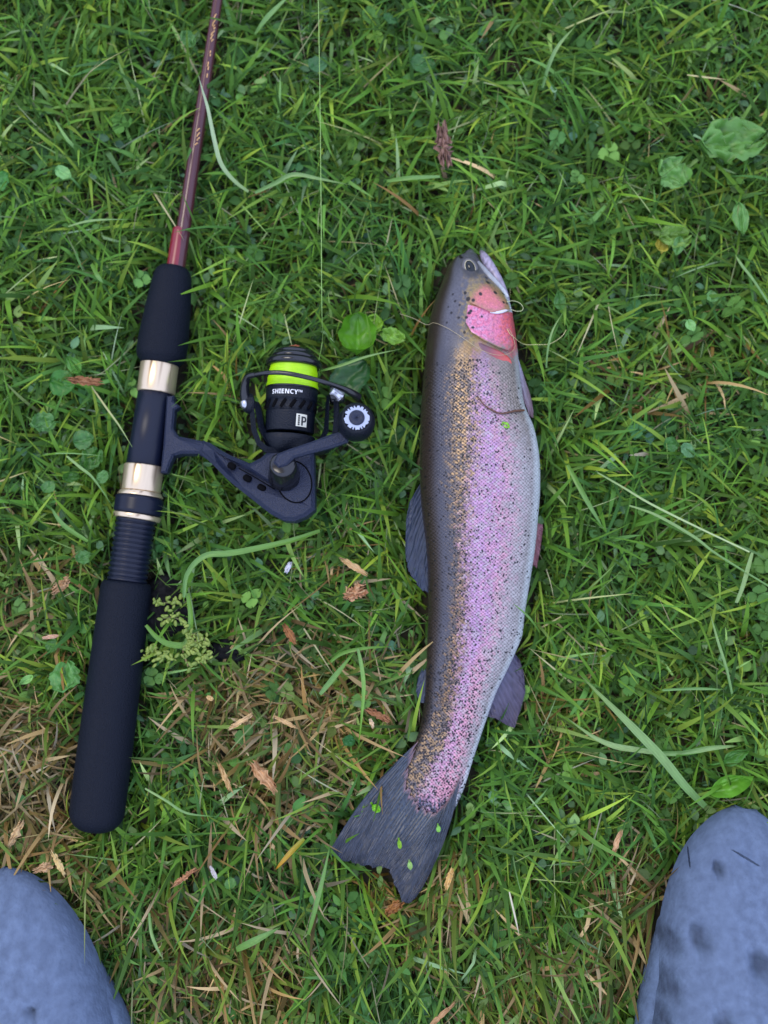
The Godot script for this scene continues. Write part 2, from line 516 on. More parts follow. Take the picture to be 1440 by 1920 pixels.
func sprig_mesh() -> ArrayMesh:
	var parts := []
	for k in 2:
		var turn := Basis(Vector3.UP, PI * k + 0.3)
		parts.append(grid(4, 5, func(u: float, v: float) -> Array:
			var w := sin(pow(v, 0.85) * PI * 0.95 + 0.04) * 0.34
			return [turn * Vector3((u - 0.5) * 2.0 * w, 1.0 + k * 0.25 + absf(u - 0.5) * 0.16 - v * v * 0.1, 0.06 + v * 0.8)]))
	parts.append(tube(PackedVector3Array([Vector3(0.1, 0, 0.1), Vector3(0.02, 0.7, 0.05), Vector3(0, 1.26, 0)]), func(_v: float) -> float: return 0.04, 4))
	return join(parts)


# ---------------------------------------------------------------- trout

func trout_frame() -> void:
	var n := station_y.size()
	for i in n - 1:
		for k in 8:
			if true:
				var t := k / 8.0
				var a := maxi(i - 1, 0)
				var d := mini(i + 2, n - 1)
				along.append(cubic_interpolate(station_y[i], station_y[i + 1], station_y[a], station_y[d], t))
				thick.append(cubic_interpolate(station_half[i], station_half[i + 1], station_half[a], station_half[d], t))
				back.append(station_back[i].cubic_interpolate(station_back[i + 1], station_back[a], station_back[d], t))
				belly.append(station_belly[i].cubic_interpolate(station_belly[i + 1], station_belly[a], station_belly[d], t))
	along.append(station_y[-1])
	thick.append(station_half[-1])
	back.append(station_back[-1])
	belly.append(station_belly[-1])


func plan_edges(y: float) -> Vector2:
	var n := station_y.size()
	for i in n - 1:
		if y <= station_y[i + 1] or i == n - 2:
			var t := clampf((y - station_y[i]) / (station_y[i + 1] - station_y[i]), 0, 1)
			return Vector2(lerpf(plan_back[i], plan_back[i + 1], t), lerpf(plan_belly[i], plan_belly[i + 1], t))
	return Vector2.ZERO


# a point of the body: q from back (0) to belly (1), at ring r
func ring_point(r: float, q: float, side: float, lift := 0.0) -> Vector3:
	var k := clampi(int(r), 0, along.size() - 2)
	var t := r - k
	var l := back[k].lerp(back[k + 1], t)
	var b := belly[k].lerp(belly[k + 1], t)
	var h := lerpf(thick[k], thick[k + 1], t)
	var c := (l + b) * 0.5
	var x := 2.0 * q - 1.0
	var s := pow(maxf(1.0 - x * x, 0.0), 0.46)
	var n := ((b - l).normalized() * x * 1.0 + Vector3.UP * side * s).normalized()
	return c + (b - c) * x + Vector3.UP * side * s * h + n * lift


func ring_of(y: float) -> float:
	var lo := 0
	var hi := along.size() - 1
	while hi - lo > 1:
		var mid := (lo + hi) / 2
		if along[mid] <= y:
			lo = mid
		else:
			hi = mid
	return lo + clampf((y - along[lo]) / maxf(along[hi] - along[lo], 0.001), 0, 1)


func on_fish(x: float, y: float, lift := 0.0) -> Vector3:
	var e := plan_edges(y)
	return ring_point(ring_of(y), clampf((x - e.x) / (e.y - e.x), 0.01, 0.99), 1.0, lift)


func skin_uv(x: float, y: float) -> Vector2:
	var e := plan_edges(y)
	return Vector2(clampf((x - e.x) / (e.y - e.x), 0, 1), (y - 470.0) / 1075.0)


func skin() -> StandardMaterial3D:
	var w := 448
	var h := 1500
	var rgb := PackedByteArray()
	rgb.resize(w * h * 3)
	var relief := PackedByteArray()
	relief.resize(w * h)
	var rim := Color8(54, 45, 40).srgb_to_linear()
	var grey := Color8(72, 72, 82).srgb_to_linear()  # dark back, with its bluish sky sheen put into the colour
	var gold := Color8(138, 112, 80).srgb_to_linear()
	var lavender := Color8(154, 116, 152).srgb_to_linear()
	var pink := Color8(178, 122, 138).srgb_to_linear()
	var silver := Color8(142, 138, 140).srgb_to_linear()
	var white := Color8(202, 208, 214).srgb_to_linear()
	var olive := Color8(122, 114, 108).srgb_to_linear()
	var gill := Color8(208, 116, 146).srgb_to_linear()
	var red := Color8(205, 84, 82).srgb_to_linear()
	var salmon := Color8(204, 112, 112).srgb_to_linear()
	var mustard := Color8(146, 126, 84).srgb_to_linear()
	var lilac := Color8(196, 160, 196).srgb_to_linear()
	var b1 := [[480, 0.6], [560, 0.42], [640, 0.38], [720, 0.26], [900, 0.25], [1000, 0.24], [1200, 0.22], [1330, 0.18], [1400, 0.1], [1450, 0.02]]
	var b2 := [[640, 0.56], [760, 0.5], [900, 0.42], [1000, 0.34], [1200, 0.37], [1300, 0.42], [1400, 0.46], [1470, 0.36], [1530, 0.2]]
	var b3 := [[640, 0.62], [700, 0.66], [760, 0.72], [900, 0.76], [1000, 0.78], [1200, 0.72], [1300, 0.78], [1400, 0.84], [1530, 1.1]]
	var cover := PackedVector2Array([Vector2(873, 588), Vector2(896, 594), Vector2(916, 602), Vector2(936, 598), Vector2(958, 588), Vector2(975, 640), Vector2(962, 640), Vector2(945, 668), Vector2(925, 664), Vector2(899, 653), Vector2(879, 641), Vector2(869, 622)])
	var cheek := PackedVector2Array([Vector2(906, 545), Vector2(920, 556), Vector2(926, 566), Vector2(944, 580), Vector2(930, 594), Vector2(914, 597), Vector2(894, 589), Vector2(880, 580), Vector2(890, 562)])
	for j in h:
		var y := 470.0 + 1075.0 * (j + 0.5) / h
		var e := plan_edges(y)
		var q1 := table(b1, y)
		var q2 := table(b2, y)
		var q3 := table(b3, y)
		var head := y < 690.0
		for i in w:
			var q := (i + 0.5) / w
			var x := lerpf(e.x, e.y, q)
			var wob := fine.get_noise_2d(x * 0.05, y * 0.03) * 0.05 + fine.get_noise_2d(x * 0.16, y * 0.12) * 0.03
			var qq := q + wob
			# scales: two interleaved lattices, the nearer centre wins
			var wx := fine.get_noise_2d(x * 0.07 + 11.0, y * 0.07) * 5.0
			var gx := (x + wx * 0.5) / 7.6
			var gy := (y + wx * 0.4) / 6.4
			var d1x := gx - roundf(gx)
			var d1y := gy - roundf(gy)
			var d2x := gx - 0.5 - roundf(gx - 0.5)
			var d2y := gy - 0.5 - roundf(gy - 0.5)
			var d1 := d1x * d1x + d1y * d1y
			var d2 := d2x * d2x + d2y * d2y
			var d := minf(d1, d2)
			var id := hash1(roundf(gx), roundf(gy)) if d1 < d2 else hash1(roundf(gx - 0.5) + 0.37, roundf(gy - 0.5) + 0.71)
			var scale_on := smoothstep(650.0, 730.0, y + wob * 300.0)
			var bright := lerpf(1.6, 0.26, smoothstep(0.015, 0.23, d)) * (0.78 + 0.42 * id)
			qq += (hash1(id * 91.0, 4.0) - 0.5) * 0.10 * scale_on
			var dark_on := smoothstep(900.0, 1020.0, y) * (1.0 - smoothstep(1300.0, 1380.0, y))
			var g0 := smoothstep(q1 - 0.07 + dark_on * 0.03, q1 + 0.07 + dark_on * 0.03, qq)
			var g1 := smoothstep(q2 - 0.10, q2 + 0.09, qq)
			var g2 := smoothstep(q3 - 0.16, q3 + 0.12, qq)
			var g3 := smoothstep(0.9, 0.97, q)
			var band := lavender.lerp(pink, clampf(smoothstep(q2 + 0.1, q3, qq) * 0.8 + smoothstep(1150.0, 1400.0, y) * 0.6 + fine.get_noise_2d(x * 0.04 + 50.0, y * 0.015) * 0.5, 0, 1))
			var c := rim.lerp(grey, smoothstep(0.07, 0.16, q))
			var id2 := hash1(id * 57.0, 2.0)
			c = c.lerp(gold.lerp(grey, (0.75 if id2 < 0.4 else 0.1) * scale_on), g0)
			c = Color(c.r * (1.0 - 0.25 * dark_on * g0), c.g * (1.0 - 0.32 * dark_on * g0), c.b * (1.0 - 0.4 * dark_on * g0))
			c = c.lerp(band.lerp(silver, (0.6 if id2 > 0.62 else 0.12) * scale_on), g1)
			c = c.lerp(Color8(214, 150, 140).srgb_to_linear(), 0.7 * smoothstep(0.86, 0.93, qq) * smoothstep(1150.0, 1185.0, y) * (1.0 - smoothstep(1205.0, 1235.0, y)))
			c = c.lerp(olive.lerp(silver, smoothstep(740.0, 900.0, y + wob * 900.0)), g2)
			c = c.lerp(white, g3 * (0.5 + 0.35 * smoothstep(720.0, 820.0, y)))
			var contrast := lerpf(0.15, 0.95, g0)
			contrast = lerpf(contrast, 0.8, g1)
			contrast = lerpf(contrast, 0.6, g2) * scale_on * (1.0 - g3 * 0.5)
			if head:
				var hw := 1.0 - smoothstep(640.0, 690.0, y + wob * 500.0)
				var hc := Color8(88, 88, 98).srgb_to_linear()
				hc = rim.lerp(hc, smoothstep(0.09, 0.22, q))
				hc = hc.lerp(mustard, smoothstep(0.32, 0.5, qq + fine.get_noise_2d(x * 0.1, y * 0.1 + 40.0) * 0.12) * smoothstep(515.0, 565.0, y + fine.get_noise_2d(x * 0.1 + 70.0, y * 0.1) * 25.0))
				hc = hc.lerp(white, smoothstep(0.90, 0.97, q) * smoothstep(500.0, 530.0, y))
				var pp := Vector2(x + fine.get_noise_2d(x * 0.2, y * 0.2) * 5.0, y + fine.get_noise_2d(x * 0.2 + 9.0, y * 0.2) * 4.0)
				var inside := 0.0
				for o in [Vector2(0, 0), Vector2(5, 2), Vector2(-5, 3), Vector2(2, -6), Vector2(-3, -9), Vector2(7, -5)]:
					if Geometry2D.is_point_in_polygon(pp + o, cheek):
						inside += 1.0 / 6.0
				if inside > 0.0:
					var blush := fine.get_noise_2d(x * 0.09 + 4.0, y * 0.09) * 0.5 + 0.5
					hc = hc.lerp(salmon.lerp(gill, clampf(smoothstep(575.0, 600.0, y) * 0.5 + blush * 0.5, 0, 1)), inside * (0.75 + 0.25 * blush))
				if Geometry2D.is_point_in_polygon(Vector2(x, y), cover):
					var mot := fine.get_noise_2d(x * 0.07, y * 0.07) * 0.8 + fine.get_noise_2d(x * 0.2, y * 0.2) * 0.35
					hc = gill.lerp(lilac, clampf(mot * 1.6 + 0.2, 0.0, 0.8))
					hc = hc.lerp(red, clampf(smoothstep(905.0, 960.0, x + mot * 40.0) + mot * 0.4, 0, 0.85))
					hc = hc.lerp(Color8(120, 70, 110).srgb_to_linear(), 0.5 * smoothstep(0.1, 0.4, fine.get_noise_2d(x * 0.16 + 80.0, y * 0.16)))
				elif y > 640.0 and x > 935.0 and x < 968.0:
					hc = red.lerp(gill, 0.3)
				var mottle := fine.get_noise_2d(x * 0.18 + 30.0, y * 0.18) * 0.5 + fine.get_noise_2d(x * 0.6, y * 0.6 + 12.0) * 0.35
				hc = Color(hc.r * (1.0 + mottle * 0.6), hc.g * (1.0 + mottle * 0.6), hc.b * (1.0 + mottle * 0.5))
				var sock := Vector2((x - 880.0) / 17.0, (y - 515.0) / 22.0).length()
				hc = hc.lerp(Color8(58, 58, 62).srgb_to_linear(), 0.75 * (1.0 - smoothstep(0.7, 1.25, sock)))
				c = c.lerp(hc, hw)
			# the scales thin out over the root of the tail
			var root := smoothstep(1490.0, 1530.0, y + fine.get_noise_2d(x * 0.11, y * 0.03 + 5.0) * 45.0 - absf(q - 0.55) * -34.0)
			c = c.lerp(Color8(64, 72, 92).srgb_to_linear(), root)
			contrast *= 1.0 - root * 0.7
			var f := 1.0 - contrast + contrast * bright
			f *= 1.0 + fine.get_noise_2d(x * 0.5, y * 0.5) * 0.16
			c = Color(c.r * f, c.g * f, c.b * f).clamp().linear_to_srgb()
			var at := (j * w + i) * 3
			rgb[at] = int(c.r * 255.0)
			rgb[at + 1] = int(c.g * 255.0)
			rgb[at + 2] = int(c.b * 255.0)
			relief[j * w + i] = int(clampf(150.0 - smoothstep(0.0, 0.3, d) * 110.0 * scale_on + fine.get_noise_2d(x * 0.4, y * 0.4) * 14.0, 0, 255))
	# black spots
	var spots := []
	for k in 5600:
		var y := rng.randf_range(690.0, 1525.0)
		var q := rng.randf()
		var q1 := table(b1, y)
		var q2 := table(b2, y)
		var q3 := table(b3, y)
		var keep := 0.25
		if q > q1 and q < q2:
			keep = 1.0
		elif q >= q2:
			keep = 0.3 if q < q3 else 0.1
		if y > 1250.0 and q < q3:
			keep = maxf(keep, 0.6)
		if rng.randf() < keep:
			spots.append([q, y, rng.randf_range(0.8, 1.7)])
	for s in [[868, 565, 2.6], [873, 577, 3.4], [882, 580, 2.6], [910, 541, 2.8], [922, 561, 3.0], [895, 567, 2.8], [878, 600, 2.4], [875, 604, 3.0], [870, 612, 2.6], [939, 558, 2.2], [846, 566, 1.8], [850, 580, 2.0], [858, 588, 1.8], [843, 602, 2.0], [856, 612, 2.2], [838, 590, 1.6], [881, 632, 2.4], [897, 610, 1.8], [908, 531, 2.0], [936, 577, 2.0], [942, 577, 1.8], [835, 620, 1.8], [866, 640, 2.2]]:
		var e := plan_edges(s[1])
		spots.append([(s[0] - e.x) / (e.y - e.x), float(s[1]), s[2]])
	for s in spots:
		var e := plan_edges(s[1])
		var px: float = s[0] * w
		var py: float = (s[1] - 470.0) / 1075.0 * h
		var rx: float = s[2] / (e.y - e.x) * w
		var ry: float = s[2] / 1075.0 * h * rng.randf_range(0.8, 1.2)
		for jy in range(maxi(int(py - ry * 1.6), 0), mini(int(py + ry * 1.6) + 1, h)):
			for ix in range(maxi(int(px - rx * 1.6), 0), mini(int(px + rx * 1.6) + 1, w)):
				var dd := sqrt(pow((ix - px) / rx, 2.0) + pow((jy - py) / ry, 2.0))
				var a := 1.0 - smoothstep(0.7, 1.45, dd)
				if a > 0.0:
					var at := (jy * w + ix) * 3
					for ch in 3:
						rgb[at + ch] = int(lerpf(rgb[at + ch], [26, 24, 30][ch], a * 0.88))
	var m := StandardMaterial3D.new()
	m.albedo_texture = ImageTexture.create_from_image(Image.create_from_data(w, h, false, Image.FORMAT_RGB8, rgb))
	m.heightmap_enabled = true
	m.heightmap_texture = ImageTexture.create_from_image(Image.create_from_data(w, h, false, Image.FORMAT_L8, relief))
	m.heightmap_scale = 0.07
	m.roughness = 0.3
	m.metallic = 0.22
	m.metallic_specular = 0.5
	return m


func fin(called: String, base: PackedVector3Array, edge: PackedVector3Array, rays: int, bulge: float, base_tone: Color, tip_tone: Color, spotted: bool, parent: Node3D, m: Material, ragged := 0.0, ribbed := 1.0) -> MeshInstance3D:
	var nb := curve_of(base, 40)
	var ne := curve_of(edge, 60) if edge.size() < 5 else edge
	var nu := rays * 6
	var nv := 70 if spotted else 22
	var top := func(u: float, v: float, below: float) -> Array:
		var a := pick(nb, u)
		var rag := 1.0 - ragged * (hash1(floorf(u * rays * 1.0), 3.0) * 0.7 + 0.3 * hash1(floorf(u * rays * 2.0), 8.0)) * 0.1
		var b := a.lerp(pick(ne, u), rag)
		if spotted:  # rays start unevenly among the last scales
			a = a.lerp(b, 0.10 * hash1(floorf(u * rays * 1.5), 5.0))
		var p := a.lerp(b, v)
		var side := (b - a).cross(Vector3.UP).normalized()
		p -= side * bulge * sin(v * PI) * (u - 0.5) * 2.0
		var wu := u + fine.get_noise_2d(u * 9.0, 2.0 + v * 0.6) * 0.02
		var ray := cos(wu * rays * TAU) * (1.0 - smoothstep(0.45, 0.6, v)) + cos(wu * rays * 2.0 * TAU) * smoothstep(0.45, 0.6, v) * 0.8
		ray *= 0.6 + 0.8 * (fine.get_noise_2d(u * 13.0 + 3.0, v * 1.5) + 0.5)
		p.y += ribbed * ray * 0.00035 * (0.3 + v) + soft.get_noise_2d(u * 5.0, v * 2.0) * 0.002 * v - below * 0.0006
		var c := base_tone.lerp(tip_tone, v)
		c = c * (0.72 + (1.0 - ribbed) * 0.17 + 0.34 * ribbed * (ray * 0.5 + 0.5) + fine.get_noise_2d(u * rays * 0.7, v * 3.0) * 0.35 * ribbed)
		if spotted:
			c = lin(132, 104, 112).lerp(c, smoothstep(0.0, 0.07, v + fine.get_noise_2d(u * rays * 1.5, 7.0) * 0.06))
			var spot := fine.get_noise_2d(u * rays * 1.6 + 40.0, v * 26.0)
			c = c * (1.0 - 0.75 * smoothstep(0.08, 0.22, spot) * (1.0 - v * 0.6))
		c.a = 1.0
		return [p, c]
	var m1 := grid(nu, nv, func(u: float, v: float) -> Array: return top.call(u, v, 0.0), true)
	var m2 := grid(nu, nv, func(u: float, v: float) -> Array: return top.call(u, v, 1.0))
	return obj(called, join([m1, m2]), m, parent)


func trout() -> void:
	var fish := thing("trout", "dead rainbow trout with pink side stripe lying on the grass right of the reel", "fish", Vector3(0.0528, 0, -0.0421))
	var m := skin()
	var n := along.size() - 1
	var body := grid(72, n, func(u: float, v: float) -> Array:
		var a := u * TAU
		var q := 0.5 - 0.5 * cos(a)
		var side := 1.0 if a < PI else -1.0
		var r := v * n
		return [ring_point(r, q, side), Color.WHITE, Vector2(q, (along[roundi(r)] - 470.0) / 1075.0)], true)
	# close the snout
	var snout := grid(36, 6, func(u: float, v: float) -> Array:
		var a := u * TAU
		var q := 0.5 - 0.5 * cos(a)
		var p := ring_point(0.0, q, 1.0 if a < PI else -1.0)
		var mid := (back[0] + belly[0]) * 0.5 + Vector3(0.0006, 0, -0.003)
		var t := sin(v * PI * 0.5)
		return [p.lerp(mid, 1.0 - cos(v * PI * 0.5)) + Vector3(0, 0, -0.001 * t), Color.WHITE, Vector2(q, 0.008)])
	obj("body", join([body, snout]), m, fish)
	# gill cover and cheek plate: real plates that stand off the flank at their rear edge
	var plate_of := func(front: PackedVector2Array, rear: PackedVector2Array, lift: float) -> ArrayMesh:
		return grid(40, 18, func(u: float, v: float) -> Array:
			var x := u * (front.size() - 1)
			var k := mini(int(x), front.size() - 2)
			var a := front[k].lerp(front[k + 1], x - k)
			x = u * (rear.size() - 1)
			k = mini(int(x), rear.size() - 2)
			var b := rear[k].lerp(rear[k + 1], x - k)
			var vv := minf(v * 18.0 / 16.0, 1.0)
			var p := a.lerp(b, vv)
			var l := lift * pow(vv, 0.8) * smoothstep(0.0, 0.12, u) * smoothstep(1.0, 0.9, u) + 0.0001
			if v > 0.99:
				l = -0.0012
			elif v > 0.93:
				l *= 0.55
			return [on_fish(p.x, p.y, l), Color.WHITE, skin_uv(p.x, p.y)], true)
	obj("gill_cover", plate_of.call(PackedVector2Array([Vector2(871, 590), Vector2(890, 584), Vector2(914, 590), Vector2(934, 588), Vector2(956, 582)]), PackedVector2Array([Vector2(867, 622), Vector2(879, 642), Vector2(900, 655), Vector2(926, 666), Vector2(945, 669), Vector2(964, 645)]), 0.0017), m, fish)
	obj("cheek_plate", plate_of.call(PackedVector2Array([Vector2(866, 560), Vector2(885, 550), Vector2(905, 544), Vector2(924, 548), Vector2(944, 566)]), PackedVector2Array([Vector2(874, 584), Vector2(894, 593), Vector2(914, 601), Vector2(932, 597), Vector2(956, 582)]), 0.0013), m, fish)
	var bone := paint(0.3, 0.5)
	var lips := PackedVector3Array()
	for p in [Vector2(893, 500), Vector2(902, 511), Vector2(914, 526), Vector2(926, 537), Vector2(938, 547), Vector2(948, 560)]:
		lips.append(on_fish(p.x, p.y, 0.0006))
	obj("upper_jaw", tube(curve_of(lips, 24), func(v: float) -> float: return 0.0016 * sin(v * 2.4 + 0.5), 10, func(u: float, v: float) -> Color: return lin(120, 124, 130).lerp(lin(182, 188, 196), v) * (1.0 + fine.get_noise_2d(u * 8.0, v * 20.0) * 0.3), 0.6), bone, fish)
	obj("gill_edge", tube(curve_of(PackedVector3Array([on_fish(912, 601, 0.0009), on_fish(926, 599, 0.001), on_fish(940, 592, 0.001), on_fish(951, 582, 0.0008)]), 18), func(v: float) -> float: return 0.0009 * sin(v * 2.6 + 0.3), 8, func(_u: float, _v: float) -> Color: return lin(214, 212, 222), 0.6), bone, fish)
	obj("lower_jaw", tube(curve_of(PackedVector3Array([Vector3(0.0548, 0.015, -0.2005), Vector3(0.0561, 0.017, -0.1974), Vector3(0.0583, 0.019, -0.1924), Vector3(0.0608, 0.02, -0.1872), Vector3(0.0637, 0.021, -0.1817), Vector3(0.0666, 0.021, -0.1763), Vector3(0.0695, 0.021, -0.1699)]), 30), func(v: float) -> float: return 0.0030 * pow(sin(clampf(v * 0.9 + 0.06, 0, 1) * PI), 0.7), 16, func(u: float, v: float) -> Color:
		var k := fine.get_noise_2d(u * 9.0, v * 12.0) * 0.5 + 0.5 + fine.get_noise_2d(u * 30.0, v * 50.0) * 0.35
		return lin(92, 88, 98).lerp(lin(172, 162, 186), clampf(k * 1.5 - 0.15, 0, 1) * smoothstep(0.0, 0.25, v)), 1.2), bone, fish)
	obj("branchial_membrane", tube(curve_of(PackedVector3Array([on_fish(879, 651, -0.001), on_fish(902, 670, -0.001), on_fish(930, 682, -0.001), on_fish(949, 690, -0.0012), on_fish(957, 706, -0.002)]), 24), func(v: float) -> float: return 0.0034 * sin(v * 2.8 + 0.25), 10, func(_u: float, v: float) -> Color: return lin(110, 80, 92).lerp(lin(200, 88, 82), smoothstep(0.2, 0.7, v)), 0.5), bone, fish)
	# eye
	var eye_at := on_fish(879, 514, -0.0018)
	var eye_turn := Basis(Vector3.UP, 0.35)
	var dome := func(rx: float, rz: float, h: float, y0: float, tone: Color) -> ArrayMesh:
		return grid(32, 10, func(u: float, v: float) -> Array:
			var t := v * PI * 0.5
			return [eye_at + eye_turn * Vector3(cos(u * TAU) * rx * cos(t), y0 + h * sin(t), sin(u * TAU) * rz * cos(t)), tone], true)
	var eye := obj("eye", dome.call(0.0046, 0.0064, 0.0030, 0.0, lin(96, 94, 100)), paint(0.2, 0.5), fish)
	obj("iris", dome.call(0.0039, 0.0057, 0.0032, 0.0002, lin(186, 176, 146)), paint(0.25, 0.5, 0.4), eye)
	obj("pupil", dome.call(0.0030, 0.0047, 0.0031, 0.0009, lin(12, 16, 26)), paint(0.08, 0.5), eye)
	obj("nostril", tube(PackedVector3Array([on_fish(861, 487, 0.0001), on_fish(863, 491, 0.0002), on_fish(866, 494, 0.0001)]), func(_v: float) -> float: return 0.0007, 8), plain(lin(22, 18, 20), 0.4), fish)
	# fins
	var fm := paint(0.36, 0.5)
	fm.backlight_enabled = true
	fm.backlight = Color(0.3, 0.3, 0.3)
	var slate := lin(58, 64, 84)
	var root := PackedVector3Array()
	for p in [Vector2(789, 1392), Vector2(776, 1428), Vector2(768, 1462), Vector2(776, 1494), Vector2(796, 1510), Vector2(818, 1512), Vector2(838, 1490), Vector2(853, 1458), Vector2(866, 1426)]:
		root.append(on_fish(p.x, p.y, 0.0005))
	fin("tail_fin", root, PackedVector3Array([Vector3(-0.0313, 0.009, 0.134), Vector3(-0.0261, 0.009, 0.1363), Vector3(-0.0197, 0.009, 0.1377), Vector3(-0.0156, 0.009, 0.1394), Vector3(-0.0119, 0.009, 0.1402), Vector3(-0.0064, 0.009, 0.1411), Vector3(-0.0017, 0.009, 0.1402), Vector3(0.0017, 0.009, 0.1419), Vector3(0.0035, 0.009, 0.1459), Vector3(0.0058, 0.009, 0.1527), Vector3(0.0092, 0.009, 0.1588), Vector3(0.0139, 0.009, 0.1605), Vector3(0.0194, 0.009, 0.1543)]), 34, 0.0034, lin(62, 74, 90), lin(46, 54, 72), true, fish, fm, 0.4)
	fin("dorsal_fin", PackedVector3Array([Vector3(0.021, 0.024, -0.0697), Vector3(0.0212, 0.024, -0.058), Vector3(0.0224, 0.024, -0.0449), Vector3(0.0243, 0.024, -0.0318), Vector3(0.0266, 0.024, -0.0208)]), PackedVector3Array([Vector3(0.0136, 0.016, -0.0576), Vector3(0.0115, 0.016, -0.0463), Vector3(0.0115, 0.016, -0.0322), Vector3(0.0123, 0.016, -0.0216), Vector3(0.0152, 0.016, -0.0158), Vector3(0.0193, 0.016, -0.0105), Vector3(0.0234, 0.016, -0.007), Vector3(0.0272, 0.016, -0.0032)]), 15, 0.0, lin(44, 50, 66), lin(48, 58, 80), false, fish, fm, 0.9)
	fin("adipose_fin", PackedVector3Array([Vector3(0.0242, 0.015, 0.0284), Vector3(0.0242, 0.015, 0.0377), Vector3(0.0244, 0.015, 0.0503)]), PackedVector3Array([Vector3(0.0226, 0.012, 0.0294), Vector3(0.0187, 0.012, 0.0381), Vector3(0.0175, 0.012, 0.0454), Vector3(0.0193, 0.012, 0.0515), Vector3(0.0234, 0.012, 0.0517)]), 4, 0.0, lin(42, 48, 64), lin(54, 64, 86), false, fish, fm)
	fin("anal_fin", PackedVector3Array([Vector3(0.071, 0.012, 0.0239), Vector3(0.0659, 0.012, 0.0355), Vector3(0.0596, 0.012, 0.0448), Vector3(0.0549, 0.012, 0.0529)]), PackedVector3Array([Vector3(0.0752, 0.008, 0.0288), Vector3(0.0775, 0.008, 0.0364), Vector3(0.0783, 0.008, 0.0457), Vector3(0.0752, 0.008, 0.0567), Vector3(0.0719, 0.008, 0.066), Vector3(0.0681, 0.008, 0.0649), Vector3(0.0614, 0.008, 0.0605), Vector3(0.0543, 0.008, 0.0591)]), 13, 0.0, lin(82, 80, 106), lin(66, 58, 78), false, fish, fm, 0.4)
	fin("pelvic_fin", PackedVector3Array([Vector3(0.0826, 0.017, -0.0474), Vector3(0.0825, 0.017, -0.041), Vector3(0.0812, 0.017, -0.0322), Vector3(0.0802, 0.017, -0.0245)]), PackedVector3Array([Vector3(0.0884, 0.011, -0.0461), Vector3(0.088, 0.011, -0.0402), Vector3(0.0867, 0.011, -0.0325), Vector3(0.0848, 0.011, -0.0218), Vector3(0.0834, 0.011, -0.023)]), 7, 0.0, lin(140, 92, 98), lin(128, 82, 90), false, fish, fm)
	var near := PackedVector3Array()
	var far := PackedVector3Array()
	for p in [Vector2(914, 690), Vector2(930, 686), Vector2(944, 686), Vector2(954, 690)]:
		near.append(on_fish(p.x, p.y, 0.0004))
	for p in [Vector2(889, 757), Vector2(900, 772), Vector2(915, 783), Vector2(931, 788), Vector2(945, 785), Vector2(958, 781), Vector2(968, 779), Vector2(975, 777)]:
		far.append(on_fish(p.x, p.y, 0.0009))
	var near_line := PackedVector2Array([Vector2(914, 690), Vector2(930, 686), Vector2(944, 686), Vector2(954, 690)])
	var far_line := PackedVector2Array([Vector2(889, 757), Vector2(900, 772), Vector2(915, 783), Vector2(931, 788), Vector2(945, 785), Vector2(958, 781), Vector2(968, 779), Vector2(975, 777)])
	var pec := obj("pectoral_fin", grid(78, 24, func(u: float, v: float) -> Array:
		var k := mini(int(u * 3.0), 2)
		var a := near_line[k].lerp(near_line[k + 1], u * 3.0 - k)
		k = mini(int(u * 7.0), 6)
		var p := a.lerp(far_line[k].lerp(far_line[k + 1], u * 7.0 - k), minf(v * 1.04, 1.0))
		var lift := 0.0001 + 0.0009 * v * sin(clampf(u, 0.03, 0.97) * PI) + 0.00016 * v * cos(u * 13.0 * TAU)
		return [on_fish(p.x, p.y, lift if v < 0.98 else -0.0004), Color.WHITE, skin_uv(p.x, p.y)], true), m, fish)
	obj("fin_edge", tube(curve_of(far, 30), func(v: float) -> float: return 0.0004 * (0.6 + v), 6, func(_u: float, _v: float) -> Color: return lin(98, 66, 48)), fm, pec)
	fin("pectoral_fin", PackedVector3Array([Vector3(0.0718, 0.022, -0.1461), Vector3(0.073, 0.022, -0.1425), Vector3(0.0732, 0.022, -0.1389)]), PackedVector3Array([Vector3(0.0823, 0.014, -0.1165), Vector3(0.0836, 0.013, -0.1106), Vector3(0.0835, 0.013, -0.1058), Vector3(0.0809, 0.015, -0.1072), Vector3(0.0776, 0.018, -0.1145)]), 7, 0.0, lin(206, 206, 222), lin(132, 108, 120), false, fish, fm)


# ---------------------------------------------------------------- rod

func foam(c: Color) -> StandardMaterial3D:
	var m := StandardMaterial3D.new()
	m.albedo_texture = speckle(0.12, c * 0.72, c * 1.3)
	m.uv1_triplanar = true
	m.uv1_scale = Vector3(26, 26, 26)
	m.heightmap_enabled = true
	m.heightmap_texture = speckle(0.16, Color.BLACK, Color.WHITE)
	m.heightmap_scale = 0.05
	m.roughness = 0.6
	m.metallic_specular = 0.3
	return m


